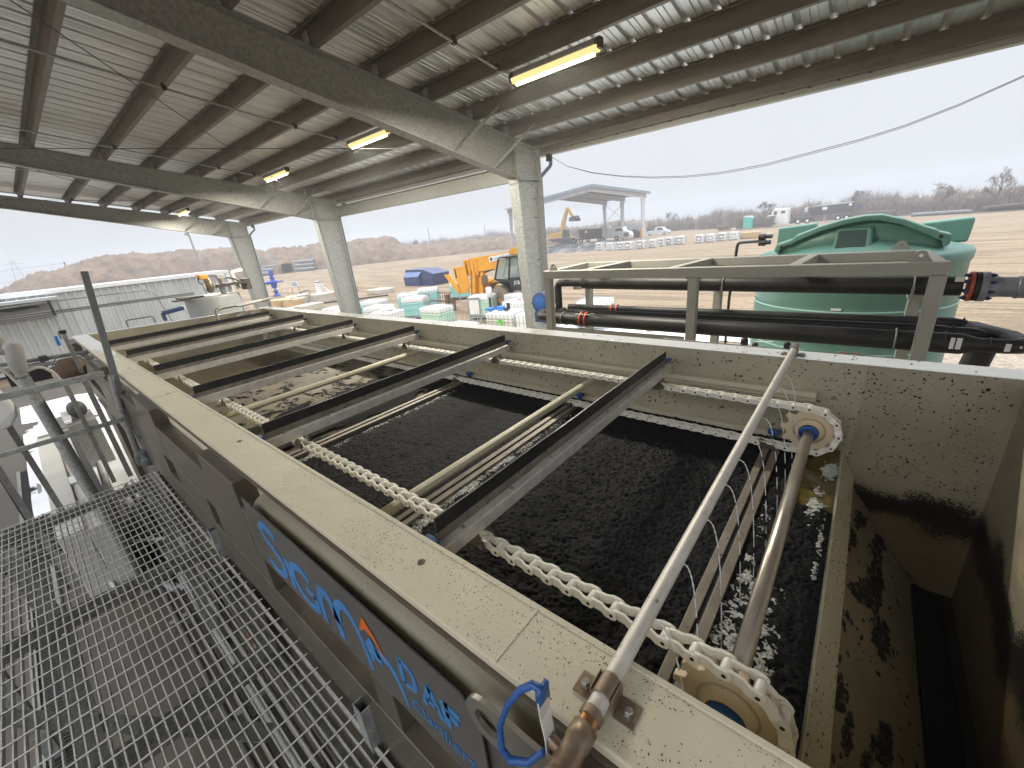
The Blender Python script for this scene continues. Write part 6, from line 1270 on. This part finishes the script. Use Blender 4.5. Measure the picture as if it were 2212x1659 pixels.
P('yellow_post', R2(-33.45, -33.15, -2.9, -1.4), 'yellow', .3, -1.6); P('yellow_post', R2(-32.9, -32.7, -2.9, -.5), 'yellow', .3, -1.6); P('yellow_frame', R2(-33.1, -32.0, -.55, -.45), 'yellow', .2, -1.6); P('yellow_frame', R2(-33.1, -32.0, -1.25, -1.15), 'yellow', .2, -1.6); P('yellow_frame', R2(-32.2, -32.0, -1.25, -.45), 'yellow', .2, -1.6); P('machinery', [(-35.5, -1.6), (-34.4, -1.4), (-33.5, -1.9), (-33.5, -2.9), (-35.4, -2.9)], 'darksteel', 1.6, -1.5)
t, P, Wl = plane('pickup', 'silver pickup truck parked right of the far shelter', 'pickup', 104, 1.04, (-38, 0))
P('body', [(-40.6, -2.55), (-38.9, -2.55), (-38.9, -2.5), (-36.6, -2.45), (-35.6, -2.6), (-35.4, -3.0), (-35.6, -3.25), (-40.5, -3.2)], 'farw', 1.9, 0, .06); P('cab', [(-38.9, -2.5), (-38.5, -1.75), (-36.95, -1.8), (-36.3, -2.5)], 'farw', 1.7, 0, .06); P('window', [(-38.1, -2.4), (-38.0, -1.9), (-37.05, -1.92), (-36.6, -2.4)], 'darkglass', 1.74); Wl(-39.8, -3.22, .38, -.8); Wl(-36.4, -3.22, .38, -.8)
t, P, Wl = plane('portable_toilet', 'teal green portable toilet with a white roof', 'toilet', 101, 1.01, (-19.6, 0))
P('cabin', [(-20.4, -3.5), (-18.8, -3.55), (-18.85, -1.45), (-20.45, -1.3)], 'teal', 1.3, 0, .05); P('roof', [(-20.5, -1.3), (-18.8, -1.45), (-19.1, -1.15), (-20.1, -1.08)], 'white', 1.35); P('door', R2(-20.2, -19.1, -3.4, -1.6), 'teal', .05, -.68)
t, P, Wl = plane('semi_truck', 'white sleeper semi tractor facing left beyond the green tank', 'truck', 106, 106 / 90, (-13, 0))
P('cab', [(-13.9, -.9), (-13.6, -.2), (-11.4, -.3), (-11.3, -2.6), (-13.9, -2.6)], 'white', 2.3, 0, .08); P('hood', [(-15.0, -1.9), (-14.6, -1.35), (-13.8, -1.15), (-13.8, -2.7), (-14.9, -2.7)], 'white', 2.0, 0, .1); P('window', R2(-13.6, -13.1, -1.25, -.65), 'darkglass', 2.34); P('sleeper_window', R2(-12.5, -11.9, -1.1, -.7), 'darkglass', 2.34); P('step_tank', R2(-13.2, -11.2, -2.95, -2.5), 'stain', 2.36); P('exhaust', R2(-11.28, -11.15, -2.4, .15), 'stain', .3, -1.1); P('frame', R2(-14, -7.5, -2.75, -2.55), 'darksteel', 1.0)
P('fifth_wheel', [(-10.8, -2.5), (-10.2, -2.1), (-8, -2.1), (-7.6, -2.6)], 'darksteel', 1.8)
for x in (-14.35, -9.9, -8.6): Wl(x, -3.08, .52, -1.0)
t, P, Wl = plane('tank_trailer', 'long dark vacuum trailer with white placards beyond the green tank', 'trailer', 108, 108 / 90, (-5, 0))
P('body', [(-8.75, -.55), (-2.7, -.38), (-2.6, -1.75), (-8.0, -1.9), (-8.6, -1.3)], 'darksteel', 2.3, 0, .1); P('roof_cover', [(-8.7, -.5), (-6.5, -.28), (-2.9, -.27), (-2.8, -.42)], 'farw', 1.4); P('rear_gear', [(-2.8, -.25), (-1.5, -.35), (-1.3, -1.7), (-2.9, -1.9)], 'brown', 2.0); P('placard', R2(-6.75, -6.1, -1.15, -.7), 'white', .04, -1.18); P('placard', R2(-3.35, -3.0, -.85, -.5), 'white', .04, -1.18); P('controls', R2(-2.3, -1.7, -1.5, -.7), 'navy', .3, -1.1); P('low_deck', [(-2.6, -2.0), (2.4, -2.1), (2.4, -2.35), (-2.6, -2.3)], 'brown', 2.0); P('front_gear', [(-9.3, -.55), (-8.8, -.4), (-8.6, -1.2), (-9.2, -1.3)], 'farw', .8)
for x in (-4.5, -3.4, 0): Wl(x, -3.05, .5, -1.0)
t, P, Wl = plane('rusty_channel', 'low rusty steel trough lying near the bushes at the right edge', 'steel stack', 98, 98 / 90, (13.5, 0))
P('trough', [(11.6, -2.6), (16.5, -2.5), (16.5, -2.75), (11.6, -2.85)], 'brown', 2.0); P('lower_bar', [(9.8, -3.15), (16.5, -2.95), (16.5, -3.2), (9.8, -3.35)], 'darksteel', 1.0); P('prop', R2(12, 16, -3.35, -2.7), 'brown', .4)
t, P, Wl = plane('long_pipeline', 'long pale grey pipe lying on the ground behind the green tank', 'pipe', 96, 96 / 90, (7, 0))
b = MB(); b.tube([(4.6, 96, -3.2), (10.6, 96, -3.3), (11.2, 96, -3.35)], [.3, .3, .22], 10); b.build('pipe', K['pipegrey'], t)
K['mats'] = mat('timber_mats', (.21, .165, .11), .9, col2=(.10, .08, .055), vs=1.5)
for k, (x0, x1, z1, d, l) in enumerate(((-21.7, -20.6, -1.15, 101.5, 'stack of timber mats left of the portable toilet'), (-18.7, -15.2, -1.35, 103.5, 'long stack of timber mats right of the portable toilet'), (-25.3, -23.1, -2.25, 104, 'low stack of grey timber mats left of the toilet'))):
    t = thing('timber_mats', l, 'timber stack', ((x0 + x1) / 2 * d / 100, d, G), group='stacks of timber mats'); rnd = random.Random(k); n = int((z1 * d / 100 - G) / .26); b = MB()
    for i in range(n): e = rnd.uniform(-.25, .25); b.box(x0 * d / 100 + e, x1 * d / 100 + e, d - 1.2 + e, d + 1.2, G + i * .26, G + i * .26 + .17)
    b.build('mats', K['mats'], t)
t = thing('liner_heap', 'crumpled black plastic liner spread on the ground left of the white totes', 'liner', (-42, 62, G)); b = MB(); b.smooth = True; vs = []; fs = []
for i in range(41):
    for j in range(13):
        u, v = i / 40, j / 12; x = -50 + 17 * u + 2 * v; y = 57 + 14 * v; e = max(0, min(1, 6 * min(u, 1 - u, v, 1 - v))); vs.append((x, y, G - .05 + e * (.5 + .9 * abs(fbm(x * .35, y * .25, 1)) + .3 * abs(fbm(x * 1.3, y * .9, 2)))))
for i in range(40):
    for j in range(12): q = i * 13 + j; fs.append((q, q + 13, q + 14, q + 1))
b.add(vs, fs); b.build('liner', K['tarp'], t)
for k, (x, y) in enumerate(((-38.0, 66), (-40.0, 68))): t = thing('traffic_cone', ('orange cone by the liner heap, nearer the shelter', 'orange cone by the liner heap, nearer the excavator')[k], 'cone', (x, y, G), group='orange cones'); b = MB(); b.lathe((x, y, G), [(.3, 0), (.3, .05), (.2, .06), (.05, .9)], 'z', 8); b.build('cone', K['orange'], t)
t = thing('straw_bales', 'low pale straw bales at the right end of the tote row', 'bales', (-12.5, 66, G)); b = MB(); b.box(-14.2, -11.4, 65.5, 66.6, G, G + .8); b.box(-10.8, -9.9, 66, 67, G, G + .45); b.build('bale', mat('straw', (.45, .33, .17), .9, bump=.5, bs=5), t, bevel=.06)
# row of white totes in the yard
K['farplate'] = mat('black_tote_plate', (.02, .02, .022), .4)
proto = None
row = [(-31.3, 58.9, 1), (-28.9, 57.7, 0), (-26.9, 57.0, 1), (-25.5, 56.6, 2), (-24.2, 57.6, 2), (-22.9, 58.6, 0), (-22.6, 60.6, 1), (-21.8, 61.8, 1), (-20.5, 62.4, 1), (-17.9, 62.4, 1), (-16.6, 62.9, 0), (-15.4, 63.8, 1), (-14.1, 64.4, 0)]
desc = ['first', 'second', 'third', 'fourth', 'fifth', 'sixth', 'seventh', 'eighth', 'ninth', 'tenth', 'eleventh', 'twelfth', 'last']
for i, (x, y, kd) in enumerate(row):
    l = desc[i] + ' tote from the left in the far row of white totes, ' + ('with a pale plate' if kd == 0 else 'with a black plate')
    pl_ = {0: (-.35, .3, .35, .8, 'greyplate'), 1: (-.38, .32, .35, .85, 'farplate'), 2: (-.42, .25, .3, .9, 'farplate')}[kd]
    tote('totew', l, (x, y, G), -.15 if i % 2 else -.05, 'row of white totes across the yard', cagec='galv', plate=pl_, far=True)

# ================================================================ earth berm
K['dirt'] = mat('turned_earth', (0.235, 0.16, 0.105), 0.95, col2=(0.06, 0.04, 0.028), vs=.55, bump=1, bs=1.2)
prof = [(-97, -.02), (-91, -.017), (-90, -.012), (-88.6, -.001), (-87.8, .0085), (-86.3, .011), (-84.7, .021), (-83, .0225), (-80.9, .0235), (-77, .023), (-73.4, .0215), (-71, .019), (-69.5, .008), (-68, .009), (-66, .0115), (-64, .012), (-61, .012), (-59, .016), (-57, .0165), (-55.4, .016), (-54.6, .010), (-53.6, -.002), (-52.8, -.007), (-51, -.006), (-49.5, -.010), (-47, -.010), (-45, -.008), (-42, -.007), (-38, -.010), (-34, -.016), (-31, -.025)]
def el_at(a):
    for (a0, e0), (a1, e1) in zip(prof, prof[1:]):
        if a0 <= a <= a1: t = (a - a0) / (a1 - a0); return e0 + (e1 - e0) * t
    return -.02
def ridge(name, a0, a1, na, d0, wid, label, m_):
    nj = 26; vs = []; fs = []
    for i in range(na + 1):
        a = a0 + (a1 - a0) * i / na; e = el_at(a)
        for j in range(nj + 1):
            v = j / nj; d = d0 + wid * v; x, y = polar(a, d)
            h = max(.3, e * (d0 + wid * .45) + 3.6); s = math.sin(min(1, v * 1.15) * math.pi) ** .8 if v * 1.15 < 1 else 0
            n_ = fbm(x * .16, y * .16, 0, 6) * .8 + (1 - abs(noise.noise(Vector((x * .42, y * .42, 1)))) * 2) * .55 + (1 - abs(noise.noise(Vector((x * 1.1, y * 1.1, 3)))) * 2) * .30
            vs.append((x, y, G - .1 + h * s * (1 + .05 * n_) + n_ * .75 * min(1, s * 2)))
    for i in range(na):
        for j in range(nj): q = i * (nj + 1) + j; fs.append((q, q + 1, q + nj + 2, q + nj + 1))
    b = MB(); b.smooth = True; b.add(vs, fs); return tag(b.build(name, m_), kind='structure', label=label, cat='hill')
ridge('hills', -97, -31, 620, 106, 26, 'long rough berm of brown dug earth across the left horizon', K['dirt'])
# ================================================================ bare brush and trees on the horizon
K['twig'] = mat('bare_twigs', (0.21, 0.15, 0.12), .9, col2=(0.12, 0.09, 0.072), vs=.3)
line = [(-56, 320), (-46, 230), (-38, 175), (-30, 150), (-22, 134), (-15, 124), (-8, 119), (0, 116), (6, 106), (10, 100), (20, 94), (34, 90)]
def dline(a):
    for (a0, d0), (a1, d1) in zip(line, line[1:]):
        if a0 <= a <= a1: return d0 + (d1 - d0) * (a - a0) / (a1 - a0)
    return 90
def twigtree(b, x, y, z, h, n, rnd, spread=.35, w=.05):
    for _ in range(n):
        a = rnd.random() * 6.283; tl = spread * h * rnd.random(); l = h * (.45 + .55 * rnd.random()); z0 = z + h * .25 * rnd.random()
        p0 = Vector((x + .2 * rnd.gauss(0, 1) * h * .15, y, z0)); p2 = Vector((x + math.cos(a) * tl, y + math.sin(a) * tl, z + l)); pm_ = (p0 + p2) / 2 + Vector((rnd.gauss(0, .06) * h, rnd.gauss(0, .06) * h, .05 * h))
        s = Vector((w * (.5 + rnd.random()), 0, 0)); b.add([p0 - s, p0 + s, pm_ + s * .6, pm_ - s * .6, p2], [(0, 1, 2, 3), (3, 2, 4)])
        for q in range(2):
            e = pm_ + Vector((rnd.gauss(0, .16) * h, rnd.gauss(0, .16) * h, (.12 + .22 * rnd.random()) * h)); b.add([pm_ - s * .4, pm_ + s * .4, e], [(0, 1, 2)])
rnd = random.Random(11); b = MB()
for i in range(5200):
    a = -56 + 90 * rnd.random() ** .8; d = dline(a) + 22 * rnd.random() ** 1.5; x, y = polar(a, d); f = 1 + .28 * fbm(a * .35, 1.5) + .12 * fbm(a * 1.7, 3)
    h = (4.1 if d < 125 else 4.6) * f * (.6 + .4 * rnd.random()) * (1.25 if d > dline(a) + 10 else 1); h = h if a > -40 else h * 1.35
    twigtree(b, x, y, G - .25, h, 6, rnd, w=.035 * d / 100)
tag(b.build('brush', K['twig'], normals=False), kind='stuff', label='bare grey brown winter brush along the right horizon', cat='brush')
vs = []; fs = []; na = 500; b = MB(); b.smooth = True
for i in range(na + 1):
    a = -56 + 90 * i / na; d = dline(a) + 9
    for j, (dd, hh) in enumerate(((-7, 0), (-5, 1.1), (0, 2.2), (8, 2.9), (16, 3.2))):
        x, y = polar(a, d + dd); f = 1 + .22 * fbm(a * .35, 1.5) + .25 * fbm(a * 3, j * 2.2); vs.append((x, y, G - .3 + hh * f * (1 if d < 140 else 1.25)))
for i in range(na):
    for j in range(4): q = i * 5 + j; fs.append((q, q + 5, q + 6, q + 1))
K['thicket'] = mat('thicket', (0.21, 0.15, 0.12), .95, col2=(0.10, 0.075, 0.06), vs=.8, stretch=(1, 1, .4), bump=1, bs=2)
b.add(vs, fs); tag(b.build('undergrowth', K['thicket']), kind='stuff', label='dense brown undergrowth at the foot of the bare brush', cat='undergrowth')
for k, (a, d, h, l) in enumerate(((8.0, 100, 5.6, 'largest bare tree rising above the brush at the right edge'), (4.5, 104, 4.9, 'bare tree above the brush right of the green tank'), (-1.5, 112, 5.3, 'bare tree directly above the green tank lid'), (-9.5, 120, 5.6, 'bare tree above the dark trailer'), (-19.5, 138, 5.6, 'bare tree right of the silver pickup'), (-51.9, 150, 5.0, 'thin bare sapling at the end of the earth berm'), (11.5, 98, 5.3, 'bare tree cut by the right edge of the picture'))):
    x, y = polar(a, d); t = thing('bare_tree', l, 'tree', (x, y, G), group='bare trees on the horizon'); rnd = random.Random(k); b = MB(); b.tube([(x, y, G), (x + .1, y, G + h * .4), (x, y, G + h * .6)], [.16, .1, .05], 6); b.build('trunk', K['twig'], t)
    b = MB()
    def grow(p, dr, l, w, lv):
        q = p + dr * l; s = Vector((w, 0, 0)); b.add([p - s, p + s, q + s * .6, q - s * .6], [(0, 1, 2, 3)]); s2 = Vector((0, w, 0)); b.add([p - s2, p + s2, q + s2 * .6, q - s2 * .6], [(0, 1, 2, 3)])
        if lv == 0: return
        for _ in range(4 if lv > 1 else 5):
            n_ = (dr + Vector((rnd.gauss(0, .55), rnd.gauss(0, .55), rnd.gauss(.12, .3)))).normalized(); grow(p + dr * l * (.45 + .55 * rnd.random()), n_, l * (.55 + .25 * rnd.random()), max(.012, w * .6), lv - 1)
    for _ in range(4): grow(Vector((x + .05, y, G + h * (.25 + .2 * rnd.random()))), Vector((rnd.gauss(0, .4), rnd.gauss(0, .4), 1)).normalized(), h * .27, .05, 4)
    b.build('crown', K['twig'], t, normals=False)
rnd = random.Random(21); b = MB()
for i in range(300):
    a = -54.5 + 13 * rnd.random(); d = 175 + 40 * rnd.random(); x, y = polar(a, d); twigtree(b, x, y, G, 5.5 * (.5 + .6 * rnd.random()), 5, rnd, .25, .07)
tag(b.build('misty_woods', K['twig'], normals=False), kind='stuff', label='faint misty bare woods behind the end of the berm', cat='woods')
# ================================================================ haze
hz = MB(); hz.box(-420, 260, -60, 420, G - 1, 12.5); HM = bpy.data.materials.new('haze'); HM.use_nodes = True; t_ = HM.node_tree; t_.nodes.clear()
pv = t_.nodes.new('ShaderNodeVolumePrincipled'); pv.inputs['Color'].default_value = (.93, .95, 1, 1); pv.inputs['Density'].default_value = .0025; pv.inputs['Anisotropy'].default_value = .2; oo = t_.nodes.new('ShaderNodeOutputMaterial'); t_.links.new(pv.outputs[0], oo.inputs['Volume'])
tag(hz.build('haze', HM), kind='stuff', label='pale winter mist filling the yard', cat='haze')
# ================================================================ lift everything so that the ground lies at z = 0
for o in list(S.objects):
    if o.parent is None: o.location.z += UP
    if '_w' in o.keys(): del o['_w']
